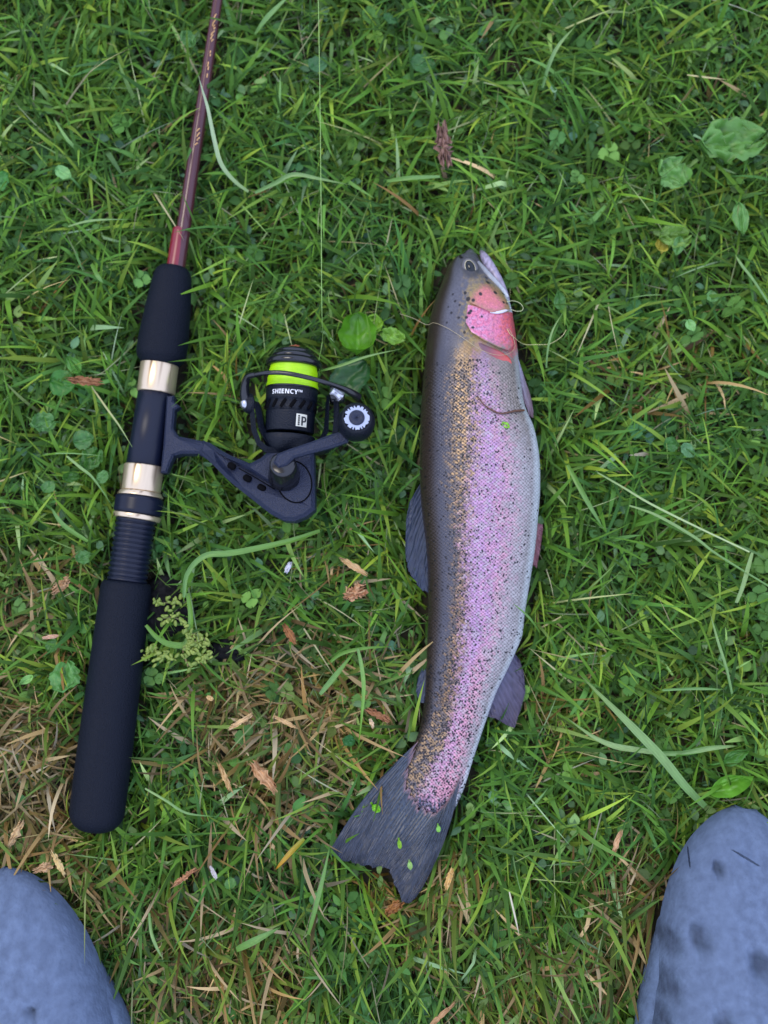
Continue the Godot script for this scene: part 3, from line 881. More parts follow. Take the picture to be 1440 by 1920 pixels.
func rod() -> void:
	var r := thing("fishing_rod", "fishing rod with black foam grips and gold rings lying left of the reel", "fishing rod", Vector3(-0.1467, 0, -0.012))
	var black := foam(Color(0.003, 0.0055, 0.013))
	var gold := paint(0.3, 0.5, 0.75)
	var worn := func(u: float, x: float) -> Color:
		var k := fine.get_noise_3d(cos(u * TAU) * 2.6, sin(u * TAU) * 2.6, x * 2.2)
		var c := lin(222, 202, 172)
		return c.lerp(lin(110, 84, 58), smoothstep(0.28, 0.42, k))
	# grips
	var prof := []
	var tip := 0.01467
	for k in 15:
		var t := k / 14.0
		prof.append(Vector2(0.085 * (1.0 - cos(t * PI * 0.5)), tip * pow(sin(t * PI * 0.5), 0.7)))
	prof.append_array([Vector2(0.3, 0.01482), Vector2(0.7, 0.01423), Vector2(0.97, 0.01379), Vector2(0.99, 0.01335), Vector2(1.0, 0.01232), Vector2(1.0, 0.00880)])
	obj("rear_grip", lathe(Vector3(-0.1559, 0.016, 0.1201), Vector3(-0.1412, 0.016, -0.0143), prof, 56), black, r)
	var fore := [Vector2(0, 0.00880), Vector2(0.0, 0.01086), Vector2(0.03, 0.01144), Vector2(0.05, 0.01291), Vector2(0.1, 0.01394), Vector2(0.25, 0.01394), Vector2(0.55, 0.01276), Vector2(0.8, 0.01130), Vector2(0.9, 0.01056), Vector2(0.95, 0.00968), Vector2(0.985, 0.00792), Vector2(1, 0.00528), Vector2(1, 0)]
	obj("fore_grip", lathe(Vector3(-0.1252, 0.016, -0.1354), Vector3(-0.1183, 0.016, -0.1915), fore, 56), black, r)
	# threaded barrel of the reel seat
	var ridges := []
	for k in 14:
		var t := k / 14.0
		ridges.append_array([Vector2(t + 0.004, 0.00998), Vector2(t + 0.016, 0.01086), Vector2(t + 0.05, 0.01086), Vector2(t + 0.062, 0.00998)])
	var seat_black := plain(Color(0.005, 0.008, 0.022), 0.36, 0.4)
	obj("threaded_barrel", lathe(Vector3(-0.1412, 0.016, -0.014), Vector3(-0.1363, 0.016, -0.0523), ridges, 48), seat_black, r)
	# locking nut with fine knurls between two gold rims
	var nut := grid(120, 8, func(u: float, v: float) -> Array:
		var a := Vector3(-0.1362, 0.016, -0.0511)
		var b := Vector3(-0.1348, 0.016, -0.0617)
		var ax := (b - a).normalized()
		var e1 := ax.cross(Vector3.UP).normalized()
		var e2 := ax.cross(e1)
		var rr := 0.01291 * (1.0 + (0.018 if int(round(u * 120.0)) % 2 == 0 else -0.012))
		if v == 0.0 or v == 1.0:
			rr = 0.01115
		return [a.lerp(b, v) + (e1 * cos(u * TAU) + e2 * sin(u * TAU)) * rr])
	var lock := obj("locking_nut", nut, seat_black, r)
	obj("rim", lathe(Vector3(-0.1365, 0.016, -0.0487), Vector3(-0.1361, 0.016, -0.0514), barrel(0.01276, 0.01306, 0.0005, 0.0027), 48, worn), gold, lock)
	obj("rim", lathe(Vector3(-0.1348, 0.016, -0.0614), Vector3(-0.1345, 0.016, -0.0641), barrel(0.01262, 0.01144, 0.0005, 0.0027), 48, worn), gold, lock)
	obj("gold_ring", lathe(Vector3(-0.1345, 0.016, -0.0641), Vector3(-0.1329, 0.016, -0.0787), barrel(0.01086, 0.01086, 0.0007, 0.0145), 56, worn), gold, r)
	obj("gold_ring", lathe(Vector3(-0.1272, 0.016, -0.1191), Vector3(-0.1253, 0.016, -0.136), barrel(0.01056, 0.01056, 0.0007, 0.0165), 56, worn), gold, r)
	obj("reel_seat", lathe(Vector3(-0.133, 0.016, -0.0775), Vector3(-0.1273, 0.016, -0.12), [Vector2(0, 0), Vector2(0, 0.00998), Vector2(0.5, 0.00968), Vector2(1, 0.00968), Vector2(1, 0)], 48), seat_black, r)
	# blank
	var shaft := paint(0.22, 0.55)
	var gilt := func(u: float, x: float) -> Color:
		return lin(74, 38, 44)
	var blank := obj("blank", lathe(Vector3(-0.1159, 0.0175, -0.1905), Vector3(-0.0747, 0.021, -0.5021), [Vector2(0, 0.00424), Vector2(0.1, 0.00395), Vector2(0.5, 0.00278), Vector2(1, 0.00176), Vector2(1, 0)], 28, gilt), shaft, r)
	obj("winding", lathe(Vector3(-0.1172, 0.017, -0.1903), Vector3(-0.1144, 0.0175, -0.2132), [Vector2(0, 0.00513), Vector2(0.4, 0.00498), Vector2(0.9, 0.00463), Vector2(0.97, 0.00445), Vector2(1, 0.00381)], 28), plain(lin(122, 22, 42), 0.3, 0.55), r)
	# rubbed gold marks along the blank
	var gm := plain(lin(214, 168, 112), 0.4, 0.5, 0.5)
	var strip := func(y0: float, y1: float, n: int, wide: float) -> void:
		for k in n:
			var y := lerpf(y0, y1, (k + rng.randf() * 0.6) / n)
			var t := (502.0 - y) / 982.0
			var p := Vector3(-0.1159, 0.0175, -0.1905).lerp(Vector3(-0.0747, 0.021, -0.5021), t)
			var rr := lerpf(0.00416, 0.00278, t * 2.0)
			var ang := rng.randf_range(0.05, 0.5)
			var side := Vector3(0.989, 0, 0.148)
			var q := p + (side * sin(ang) + Vector3.UP * cos(ang)) * (rr + 0.0001)
			var l := rng.randf_range(0.0006, 0.0016)
			obj("gold_mark", tube(PackedVector3Array([q - Vector3(-0.148, 0, 0.989) * l + side * wide, q, q + Vector3(-0.148, 0, 0.989) * l - side * wide * 0.5]), func(_v: float) -> float: return 0.00032, 6), gm, blank)
	strip.call(90.0, 42.0, 9, 0.0006)
	strip.call(160.0, 100.0, 5, 0.0)
	strip.call(282.0, 250.0, 4, 0.0008)


# ---------------------------------------------------------------- reel

func reel() -> void:
	var r := thing("spinning_reel", "black spinning reel with bright green line on its spool, clamped to the rod", "fishing reel", Vector3(-0.0533, 0, -0.1031))
	var dark := foam(Color(0.003, 0.0055, 0.013))
	dark.roughness = 0.42
	dark.metallic_specular = 0.38
	var gloss := plain(Color(0.008, 0.009, 0.013), 0.18, 0.55)
	var slate := foam(Color(0.014, 0.020, 0.046))
	slate.roughness = 0.46
	slate.metallic_specular = 0.42
	# housing, its raised cover and slots
	var housing := obj("housing", plate(PackedVector3Array([Vector3(-0.0984, 0.03, -0.0911), Vector3(-0.0909, 0.033, -0.0866), Vector3(-0.0824, 0.036, -0.0818), Vector3(-0.0717, 0.039, -0.0771), Vector3(-0.066, 0.039, -0.08), Vector3(-0.0615, 0.039, -0.084), Vector3(-0.0513, 0.039, -0.0857), Vector3(-0.0376, 0.039, -0.0828), Vector3(-0.0368, 0.039, -0.0525), Vector3(-0.0413, 0.039, -0.0486), Vector3(-0.0478, 0.039, -0.046), Vector3(-0.0532, 0.039, -0.0463), Vector3(-0.0609, 0.039, -0.0503), Vector3(-0.0695, 0.039, -0.0571), Vector3(-0.0772, 0.039, -0.0631), Vector3(-0.0838, 0.039, -0.0685), Vector3(-0.091, 0.039, -0.0759), Vector3(-0.1006, 0.03, -0.0847)]), 0.017, 0.0022), slate, r)
	var hole := plain(Color(0.002, 0.002, 0.003), 0.8, 0.2)
	for s in [Vector3(-0.0813, 0.0395, -0.0756), Vector3(-0.0729, 0.0395, -0.069), Vector3(-0.0652, 0.0395, -0.0639)]:
		var long := Vector3(0.0029, 0, 0.0017)
		obj("slot", lathe(s - Vector3(0, 0.0016, 0) - long * 0.5, s - Vector3(0, 0.0016, 0) + long * 0.5, [Vector2(-0.25, 0), Vector2(-0.15, 0.0012), Vector2(0.1, 0.0018), Vector2(0.9, 0.0018), Vector2(1.15, 0.0012), Vector2(1.25, 0)], 16), hole, housing)
	var rim := PackedVector3Array()
	for k in 41:
		var a := k / 40.0 * TAU
		rim.append(Vector3(-0.0477, 0.0395, -0.067) + Vector3(cos(a) * 0.0092 + sin(a) * 0.0012, 0, sin(a) * 0.0112))
	obj("side_cover", plate(rim, 0.0012, 0.0004), slate, housing)
	obj("cover_seam", tube(rim, func(_v: float) -> float: return 0.00035, 6), hole, housing)
	obj("cover_seam", tube(PackedVector3Array([Vector3(-0.0773, 0.0393, -0.0742), Vector3(-0.0681, 0.0393, -0.069), Vector3(-0.0582, 0.0393, -0.063)]), func(_v: float) -> float: return 0.0003, 6), hole, housing)
	# foot and stem up to the rod
	obj("foot", plate(PackedVector3Array([Vector3(-0.1197, 0.024, -0.1163), Vector3(-0.1156, 0.024, -0.1166), Vector3(-0.1158, 0.024, -0.1134), Vector3(-0.1122, 0.024, -0.1104), Vector3(-0.1151, 0.024, -0.1086), Vector3(-0.1158, 0.024, -0.098), Vector3(-0.1129, 0.024, -0.0938), Vector3(-0.1145, 0.024, -0.0844), Vector3(-0.1167, 0.024, -0.0797), Vector3(-0.1189, 0.024, -0.0738), Vector3(-0.1224, 0.024, -0.0738), Vector3(-0.121, 0.024, -0.0903)]), 0.008, 0.0012), slate, r)
	obj("stem", plate(PackedVector3Array([Vector3(-0.1182, 0.024, -0.0974), Vector3(-0.1121, 0.025, -0.0937), Vector3(-0.1041, 0.027, -0.0919), Vector3(-0.0949, 0.03, -0.0897), Vector3(-0.0886, 0.033, -0.0854), Vector3(-0.0868, 0.033, -0.0779), Vector3(-0.0928, 0.031, -0.0782), Vector3(-0.1009, 0.028, -0.0838), Vector3(-0.1108, 0.025, -0.0842), Vector3(-0.1179, 0.024, -0.0826)]), 0.011, 0.0016), slate, r)
	# spool: cap, rim, wound line, skirt with slots
	var a := Vector3(-0.0515, 0.033, -0.0883)
	var b := Vector3(-0.0484, 0.033, -0.1401)
	var u := func(px: float) -> float: return px * 0.00029
	var at := func(y: float) -> float: return (832.0 - y) / 177.0
	var ring := func(list: Array) -> Array:
		var out := []
		for q in list:
			out.append(Vector2(at.call(q[0]), u.call(q[1])))
		return out
	obj("drag_cap", lathe(a, b, ring.call([[676, 30], [675, 44], [670, 43.5], [666, 40], [663, 36], [661, 36], [658, 33], [655, 26], [653.5, 12], [653, 0]]), 48), gloss, r)
	var spool := obj("spool", lathe(a, b, ring.call([[733, 40], [733, 46], [731, 49], [729.5, 49], [729, 40], [728, 34], [690, 34], [689, 46], [688, 51.5], [684, 53], [679, 52.5], [676, 49], [675, 40]]), 56), gloss, r)
	var turns := []
	for k in 90:
		var t := k / 89.0
		turns.append([lerpf(729.0, 688.5, t), lerpf(48.3, 43.5, t) + (0.45 if k % 2 == 0 else -0.25) + sin(t * 19.0) * 0.5])
	var neon := paint(0.42, 0.5)
	obj("wound_line", lathe(a, b, ring.call(turns), 72, func(uu: float, x: float) -> Color:
		return lin(160, 226, 0).lerp(lin(196, 246, 20), fine.get_noise_2d(uu * 9.0 + x * 20.0, x * 90.0) * 0.7 + 0.5)), neon, spool)
	obj("skirt", lathe(a, b, ring.call([[812, 30], [812, 44.5], [811, 45.5], [777, 46], [776, 46.6], [775.5, 45.4], [754, 46.4], [753.5, 47.6], [752, 48], [733, 48.4], [732, 47.6], [731, 40]]), 64), dark, spool)
	var ax := (b - a).normalized()
	var e1 := ax.cross(Vector3.UP).normalized()  # towards the right of the reel, seen from above
	if e1.x < 0.0:
		e1 = -e1
	var on_spool := func(y: float, ang: float, px: float) -> Vector3:
		return a.lerp(b, at.call(y)) + (e1 * sin(ang) + Vector3.UP * cos(ang)) * u.call(px)
	for k in 9:
		var ang := -1.22 + k * 0.39 - 0.18
		obj("skirt_slot", tube(PackedVector3Array([on_spool.call(771.0, ang - 0.1, 44.6), on_spool.call(764.0, ang, 44.9), on_spool.call(757.0, ang + 0.1, 45.2)]), func(v: float) -> float: return 0.0011 if v > 0.1 and v < 0.9 else 0.0010, 10), hole, spool)
	# lettering on the skirt
	var ink := plain(lin(226, 228, 232), 0.5)
	var word := text_on("SHIENCY™", 0.0034, func(x: float, y: float) -> Vector3:
		return on_spool.call(747.5 - y / 0.00029, -0.74 + x * 1.04 / u.call(48.5), 48.75))
	obj("lettering", word, ink, spool)
	var patch := grid(10, 8, func(uu: float, v: float) -> Array:
		return [on_spool.call(lerpf(805.0, 782.0, v), lerpf(0.33, 0.81, uu), 46.25)])
	var badge := obj("badge", patch, plain(lin(214, 214, 200), 0.5), spool)
	obj("badge_letter", text_on("P", 0.0068, func(x: float, y: float) -> Vector3:
		return on_spool.call(803.0 - y / 0.00029, 0.50 + x / u.call(46.0), 46.5)), plain(lin(30, 32, 40), 0.5), badge)
	for k in 5:
		obj("badge_bar", tube(PackedVector3Array([on_spool.call(803.0 - k * 3.9, 0.44, 46.4), on_spool.call(800.4 - k * 3.9, 0.44, 46.4)]), func(_v: float) -> float: return 0.00055, 6), plain(lin(30, 32, 40), 0.5), badge)
	# rotor: cup behind the spool and two arms
	var rotor := obj("rotor", lathe(a, b, [Vector2(-0.1, 0), Vector2(-0.1, u.call(30)), Vector2(-0.06, u.call(40)), Vector2(0.02, u.call(47)), Vector2(0.07, u.call(49)), Vector2(0.08, u.call(47)), Vector2(0.08, u.call(40)), Vector2(0.08, 0)], 56), dark, r)
	obj("arm", plate(PackedVector3Array([Vector3(-0.0715, 0.039, -0.1117), Vector3(-0.0673, 0.04, -0.1103), Vector3(-0.0655, 0.041, -0.1044), Vector3(-0.0642, 0.041, -0.0969), Vector3(-0.0614, 0.041, -0.0911), Vector3(-0.0556, 0.041, -0.0871), Vector3(-0.0477, 0.041, -0.0854), Vector3(-0.0477, 0.041, -0.082), Vector3(-0.0562, 0.041, -0.0814), Vector3(-0.0635, 0.041, -0.0831), Vector3(-0.0681, 0.041, -0.0871), Vector3(-0.071, 0.041, -0.0946), Vector3(-0.0722, 0.039, -0.103)]), 0.016, 0.003), dark, rotor)
	obj("arm", plate(PackedVector3Array([Vector3(-0.0309, 0.039, -0.1146), Vector3(-0.0246, 0.039, -0.1128), Vector3(-0.024, 0.039, -0.0995), Vector3(-0.0251, 0.039, -0.0903), Vector3(-0.0307, 0.039, -0.0846), Vector3(-0.0404, 0.039, -0.0823), Vector3(-0.0421, 0.039, -0.0857), Vector3(-0.0359, 0.039, -0.0886), Vector3(-0.0325, 0.039, -0.0949)]), 0.016, 0.003), dark, rotor)
	var pivot := obj("pivot", lathe(Vector3(-0.0715, 0.034, -0.11), Vector3(-0.0753, 0.036, -0.1096), barrel(0.00598, 0.00484, 0.0012, 0.0045), 32), dark, rotor)
	obj("screw", lathe(Vector3(-0.0744, 0.036, -0.1096), Vector3(-0.0768, 0.0375, -0.1093), [Vector2(0, 0), Vector2(0, 0.0031), Vector2(0.6, 0.0029), Vector2(1, 0.0016), Vector2(1.05, 0)], 20), plain(lin(190, 192, 200), 0.25, 0.5, 0.9), pivot)
	obj("pivot", lathe(Vector3(-0.0294, 0.034, -0.1144), Vector3(-0.0213, 0.034, -0.115), barrel(0.00541, 0.00455, 0.0012, 0.0085), 32), gloss, rotor)
	obj("line_roller", lathe(Vector3(-0.0272, 0.045, -0.1154), Vector3(-0.0227, 0.043, -0.112), [Vector2(0, 0), Vector2(0, 0.0030), Vector2(0.3, 0.0021), Vector2(0.7, 0.0021), Vector2(1, 0.0030), Vector2(1, 0)], 24), plain(lin(214, 218, 232), 0.2, 0.6, 0.5), rotor)
	# bail
	obj("bail_arm", tube(curve_of(PackedVector3Array([Vector3(-0.0742, 0.035, -0.1101), Vector3(-0.0748, 0.038, -0.1148), Vector3(-0.074, 0.042, -0.1197), Vector3(-0.0719, 0.046, -0.1224), Vector3(-0.0674, 0.05, -0.1226)]), 20), func(v: float) -> float: return lerpf(0.0032, 0.0014, v), 12), gloss, r)
	obj("bail_wire", tube(curve_of(PackedVector3Array([Vector3(-0.0687, 0.049, -0.1226), Vector3(-0.0614, 0.054, -0.1226), Vector3(-0.0528, 0.056, -0.1222), Vector3(-0.0431, 0.0565, -0.1204), Vector3(-0.0334, 0.055, -0.1182), Vector3(-0.0252, 0.051, -0.1162), Vector3(-0.0184, 0.046, -0.1143), Vector3(-0.0137, 0.04, -0.1126)]), 40), func(v: float) -> float: return 0.00125 + 0.0009 * smoothstep(0.6, 1.0, v), 12), gloss, r)
	# crank: hub, arm and knob
	var crank := obj("handle_hub", lathe(Vector3(-0.0532, 0.0385, -0.07), Vector3(-0.0527, 0.053, -0.0752), [Vector2(0, 0), Vector2(0, 0.00873), Vector2(0.35, 0.00803), Vector2(0.8, 0.00720), Vector2(0.97, 0.00664), Vector2(1, 0.00554), Vector2(1, 0)], 40), gloss, r)
	obj("handle_arm", plate(PackedVector3Array([Vector3(-0.0575, 0.055, -0.0755), Vector3(-0.0554, 0.055, -0.08), Vector3(-0.0498, 0.055, -0.0822), Vector3(-0.0388, 0.055, -0.0859), Vector3(-0.0277, 0.055, -0.0901), Vector3(-0.02, 0.055, -0.0923), Vector3(-0.0177, 0.055, -0.0901), Vector3(-0.0188, 0.055, -0.0861), Vector3(-0.0263, 0.055, -0.0833), Vector3(-0.0387, 0.055, -0.08), Vector3(-0.0465, 0.055, -0.0778), Vector3(-0.0503, 0.055, -0.0739), Vector3(-0.0547, 0.055, -0.0722)]), 0.005, 0.0012), slate, crank)
	var knob_low := Vector3(-0.0148, 0.05, -0.094)
	var knob_high := Vector3(-0.0138, 0.069, -0.0963)
	var knob := obj("handle_knob", lathe(knob_low, knob_high, [Vector2(0, 0), Vector2(0, 0.00554), Vector2(0.1, 0.00745), Vector2(0.35, 0.00931), Vector2(0.62, 0.00966), Vector2(0.85, 0.00891), Vector2(0.95, 0.00780), Vector2(1, 0.00711), Vector2(1.0, 0.00684), Vector2(0.97, 0.00670), Vector2(0.97, 0)], 56), dark, crank)
	var kx := (knob_high - knob_low).normalized()
	var k1 := kx.cross(Vector3.FORWARD).normalized()
	var k2 := kx.cross(k1)
	var face := knob_low.lerp(knob_high, 0.98)
	obj("silver_ring", grid(160, 4, func(uu: float, v: float) -> Array:
		var n := floorf(uu * 52.0)
		var rr := lerpf(0.00389, 0.00657 - 0.0015 * hash1(n, 4.0) * (1.0 if hash1(n, 9.0) > 0.45 else 0.1), v)
		return [face + (k1 * cos(uu * TAU) + k2 * sin(uu * TAU)) * rr + kx * 0.0002]), plain(lin(168, 178, 202), 0.3, 0.5, 0.2), knob)
	obj("cap", lathe(face - kx * 0.0004, face + kx * 0.0009, [Vector2(0, 0), Vector2(0, 0.00402), Vector2(0.7, 0.00402), Vector2(1, 0.00370), Vector2(1, 0.0007), Vector2(0.5, 0.0006), Vector2(0.5, 0)], 36), slate, knob)


func text_on(words: String, size: float, at: Callable) -> ArrayMesh:
	var t := TextMesh.new()
	t.text = words
	var f := SystemFont.new()
	f.font_names = PackedStringArray(["Droid Sans"])
	f.font_weight = 700
	t.font = f
	t.font_size = 32
	t.depth = 0.0
	t.pixel_size = size / 32.0
	t.horizontal_alignment = HORIZONTAL_ALIGNMENT_LEFT
	t.vertical_alignment = VERTICAL_ALIGNMENT_BOTTOM
	var arr := t.get_mesh_arrays()
	var pos: PackedVector3Array = arr[Mesh.ARRAY_VERTEX]
	var low := 1e9
	for p in pos:
		low = minf(low, p.y)
	for i in pos.size():
		pos[i] = at.call(pos[i].x, pos[i].y - low)
	var cols := PackedColorArray()
	cols.resize(pos.size())
	cols.fill(Color.WHITE)
	var uvs := PackedVector2Array()
	uvs.resize(pos.size())
	return arrays_mesh(pos, cols, uvs, arr[Mesh.ARRAY_INDEX])


# ---------------------------------------------------------------- clogs

func clog(called: String, label: String, toe: Vector3, yaw: float, side: float, dents: Array) -> void:
	var o := thing(called, label, "shoe", toe, "pair of blue clogs")
	var turn := Basis(Vector3.UP, yaw)
	var m := StandardMaterial3D.new()
	m.vertex_color_use_as_albedo = true
	m.albedo_texture = speckle(0.03, Color(0.5, 0.5, 0.52), Color(1, 1, 1), 512)
	m.uv1_triplanar = true
	m.uv1_scale = Vector3(9, 9, 9)
	m.heightmap_enabled = true
	m.heightmap_texture = speckle(0.09, Color.BLACK, Color.WHITE, 512)
	m.heightmap_scale = 0.05
	m.roughness = 0.85
	m.metallic_specular = 0.35
	var blue := lin(108, 125, 153)
	var half := func(t: float) -> float:  # half width along the shoe, toe at 0
		return 0.053 * pow(sin(minf(t / 0.34, 1.0) * PI * 0.5), 0.55) * (1.0 - 0.22 * smoothstep(0.4, 0.75, t)) * pow(maxf(1.0 - pow(maxf(t - 0.72, 0.0) / 0.28, 2.4), 0.0), 0.5)
	var bow := func(t: float) -> float:  # the toe turns inwards
		return side * 0.008 * sin(clampf(t, 0, 1) * PI) - side * 0.012 * (1.0 - smoothstep(0.0, 0.35, t))
	var length := 0.285
	# sole: a closed slab with rounded wall
	var sole := grid(64, 10, func(u: float, v: float) -> Array:
		var t := 0.5 - 0.5 * cos(u * TAU)
		var sgn := 1.0 if u < 0.5 else -1.0
		var grow: float = [0.0, 0.85, 0.97, 1.0, 1.02, 1.03, 1.02, 1.0, 0.96, 0.9, 0.0][roundi(v * 10)]
		var y: float = [0.0, 0.0, 0.002, 0.006, 0.011, 0.016, 0.021, 0.025, 0.027, 0.027, 0.026][roundi(v * 10)]
		var tt := lerpf(0.5, lerpf(0.016, 1.0, t), maxf(grow, 0.001))
		var w: float = half.call(t) + lerpf(-0.006, 0.003, smoothstep(0.12, 0.4, t))
		return [turn * Vector3(bow.call(t) + sgn * w * grow, y, tt * length), blue * 0.94], true)
	obj("sole", shift(sole, toe), m, o)
	var shell := func(inset: float) -> ArrayMesh:
		return grid(64, 44, func(u: float, v: float) -> Array:
			var t := 0.004 + v * v * 0.30 + v * 0.25
			var w: float = half.call(t) - inset
			var h: float = 0.044 * pow(sin(minf(t / 0.42, 1.0) * PI * 0.5), 0.5) + 0.014 * smoothstep(0.25, 0.55, t) - inset
			var a := u * PI
			var x := -cos(a)
			var p := Vector3(signf(x) * pow(absf(x), 0.85) * w, 0.016 + pow(sin(a), 0.72) * h, t * length)
			var k := 1.0
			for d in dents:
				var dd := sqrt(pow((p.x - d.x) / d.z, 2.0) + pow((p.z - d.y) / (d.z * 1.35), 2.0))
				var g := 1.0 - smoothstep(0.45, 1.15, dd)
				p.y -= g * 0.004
				k = minf(k, 1.0 - 0.6 * g * (0.8 + fine.get_noise_2d(p.x * 500.0, p.z * 500.0) * 0.6))  # shade inside the vent holes, painted as darker colour in each dent
			p.x += bow.call(t)
			p.y += soft.get_noise_2d(p.x * 60.0, p.z * 60.0) * 0.0012
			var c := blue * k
			c.a = 1.0
			return [turn * p, c])
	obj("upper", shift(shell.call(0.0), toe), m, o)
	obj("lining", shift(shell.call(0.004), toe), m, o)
	var heel := grid(40, 10, func(u: float, v: float) -> Array:
		var t := 0.55 + 0.45 * sin(u * PI)
		var sgn := 1.0 if u < 0.5 else -1.0
		var w: float = half.call(minf(t, 0.999)) + 0.002
		var out := absf(v - 0.5) * 2.0
		var ht := 0.02 + 0.03 * sin(minf(v * 2.0, 2.0 - v * 2.0) * PI * 0.5) * (0.7 + 0.3 * sin(u * PI))
		return [turn * Vector3(bow.call(t) + sgn * (w if v < 0.5 else w - 0.004 * (1.0 - out * 0.0)), ht, t * length), blue], true)
	obj("heel_cup", shift(heel, toe), m, o)


func shift(mesh: ArrayMesh, by: Vector3) -> ArrayMesh:
	var st := SurfaceTool.new()
	st.append_from(mesh, 0, Transform3D(Basis(), by))
	return st.commit()


func clogs() -> void:
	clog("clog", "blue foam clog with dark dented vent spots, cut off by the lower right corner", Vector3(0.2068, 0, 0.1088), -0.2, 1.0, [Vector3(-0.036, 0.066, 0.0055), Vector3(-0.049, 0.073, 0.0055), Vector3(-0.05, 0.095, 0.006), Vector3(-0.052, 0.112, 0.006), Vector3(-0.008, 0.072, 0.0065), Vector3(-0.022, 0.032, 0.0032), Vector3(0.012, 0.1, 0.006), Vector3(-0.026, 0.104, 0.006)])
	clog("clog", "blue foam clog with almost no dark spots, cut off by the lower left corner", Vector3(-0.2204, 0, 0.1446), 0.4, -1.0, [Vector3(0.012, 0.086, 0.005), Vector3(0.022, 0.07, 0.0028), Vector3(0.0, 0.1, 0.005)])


# ---------------------------------------------------------------- lines, single blades, leaves, scraps

func lines() -> void:
	var pale := plain(lin(138, 176, 96), 0.25, 0.6)
	var a := obj("fishing_line", tube(curve_of(PackedVector3Array([Vector3(-0.035, 0.034, -0.1284), Vector3(-0.0358, 0.026, -0.1355), Vector3(-0.0353, 0.014, -0.1447), Vector3(-0.0343, 0.016, -0.1518), Vector3(-0.0339, 0.03, -0.1572), Vector3(-0.0338, 0.038, -0.1727), Vector3(-0.0342, 0.039, -0.214), Vector3(-0.0351, 0.039, -0.2742), Vector3(-0.0363, 0.04, -0.3349), Vector3(-0.038, 0.042, -0.4083)]), 60), func(_v: float) -> float: return 0.0002, 6), pale)
	mark(a, "thin green fishing line running straight up over the grass from the spool", "fishing line")
	var b := PackedVector3Array()
	b.append_array(PackedVector3Array([Vector3(0.0089, 0.022, -0.1629), Vector3(0.0162, 0.026, -0.1592), Vector3(0.0234, 0.029, -0.1548)]))
	for p in [Vector2(818, 619), Vector2(835, 630), Vector2(850, 641), Vector2(868, 655), Vector2(890, 671), Vector2(910, 680), Vector2(930, 681), Vector2(946, 673), Vector2(954, 658), Vector2(950, 640), Vector2(942, 626)]:
		b.append(on_fish(p.x, p.y, 0.0022))
	var ca := obj("leader_line", tube(curve_of(b, 90), func(_v: float) -> float: return 0.00014, 6), plain(lin(166, 152, 120), 0.2, 0.6))
	mark(ca, "pale nylon leader looped across the gills of the trout", "fishing line")
	var c := PackedVector3Array()
	for p in [Vector2(940, 628), Vector2(946, 637), Vector2(956, 642), Vector2(964, 644)]:
		c.append(on_fish(p.x, p.y, 0.002))
	c.append_array(PackedVector3Array([Vector3(0.0781, 0.024, -0.145), Vector3(0.0841, 0.023, -0.1452), Vector3(0.0916, 0.022, -0.1458), Vector3(0.0982, 0.022, -0.1497), Vector3(0.101, 0.023, -0.1536)]))
	var cb := obj("leader_line", tube(curve_of(c, 60), func(_v: float) -> float: return 0.00014, 6), plain(lin(206, 202, 140), 0.2, 0.6))
	mark(cb, "pale nylon line running from the trout's gills into the grass on the right", "fishing line")
	var cc := obj("leader_line", tube(curve_of(PackedVector3Array([Vector3(0.0673, 0.03, -0.1673), Vector3(0.0709, 0.029, -0.1682), Vector3(0.0746, 0.028, -0.1673), Vector3(0.0767, 0.027, -0.1649), Vector3(0.0755, 0.027, -0.1631), Vector3(0.0722, 0.028, -0.1628), Vector3(0.0683, 0.029, -0.164)]), 50), func(_v: float) -> float: return 0.00014, 6), plain(lin(206, 214, 160), 0.2, 0.6))
	mark(cc, "small loop of nylon line sticking out beside the trout's jaw", "fishing line")


func blade(label: String, points: PackedVector3Array, width: float, tone: Color, tip: Color, category := "grass blade", called := "long_grass", sharp := 1.0) -> void:
	var n := 28
	var line := curve_of(points, n)
	var twist := rng.randf_range(-0.4, 0.4)
	var mesh := grid(6, n, func(u: float, v: float) -> Array:
		var i := roundi(v * n)
		var ax := (line[mini(i + 1, n)] - line[maxi(i - 1, 0)]).normalized()
		var side := ax.cross(Vector3.UP).normalized().rotated(ax, twist + 0.3 * sin(v * 5.0))
		var w := width * 0.82 * (0.55 + 0.45 * sin(minf(v * 2.2, 1.0) * PI * 0.5)) * lerpf(1.0, 1.0 - pow(v, 3.0), sharp)
		var x := (u - 0.5) * maxf(w, 0.0003)
		var c := tone.lerp(tip, v) * (0.86 + 0.16 * absf(cos(u * PI * 3.0)))
		c = c * (1.0 + fine.get_noise_2d(v * 30.0, u * 8.0) * 0.25)
		c.a = 1.0
		return [line[i] + side * x + Vector3.UP * absf(u - 0.5) * width * 0.35, c])
	var o := obj(called, mesh, leafy(0.42))
	mark(o, label, category)


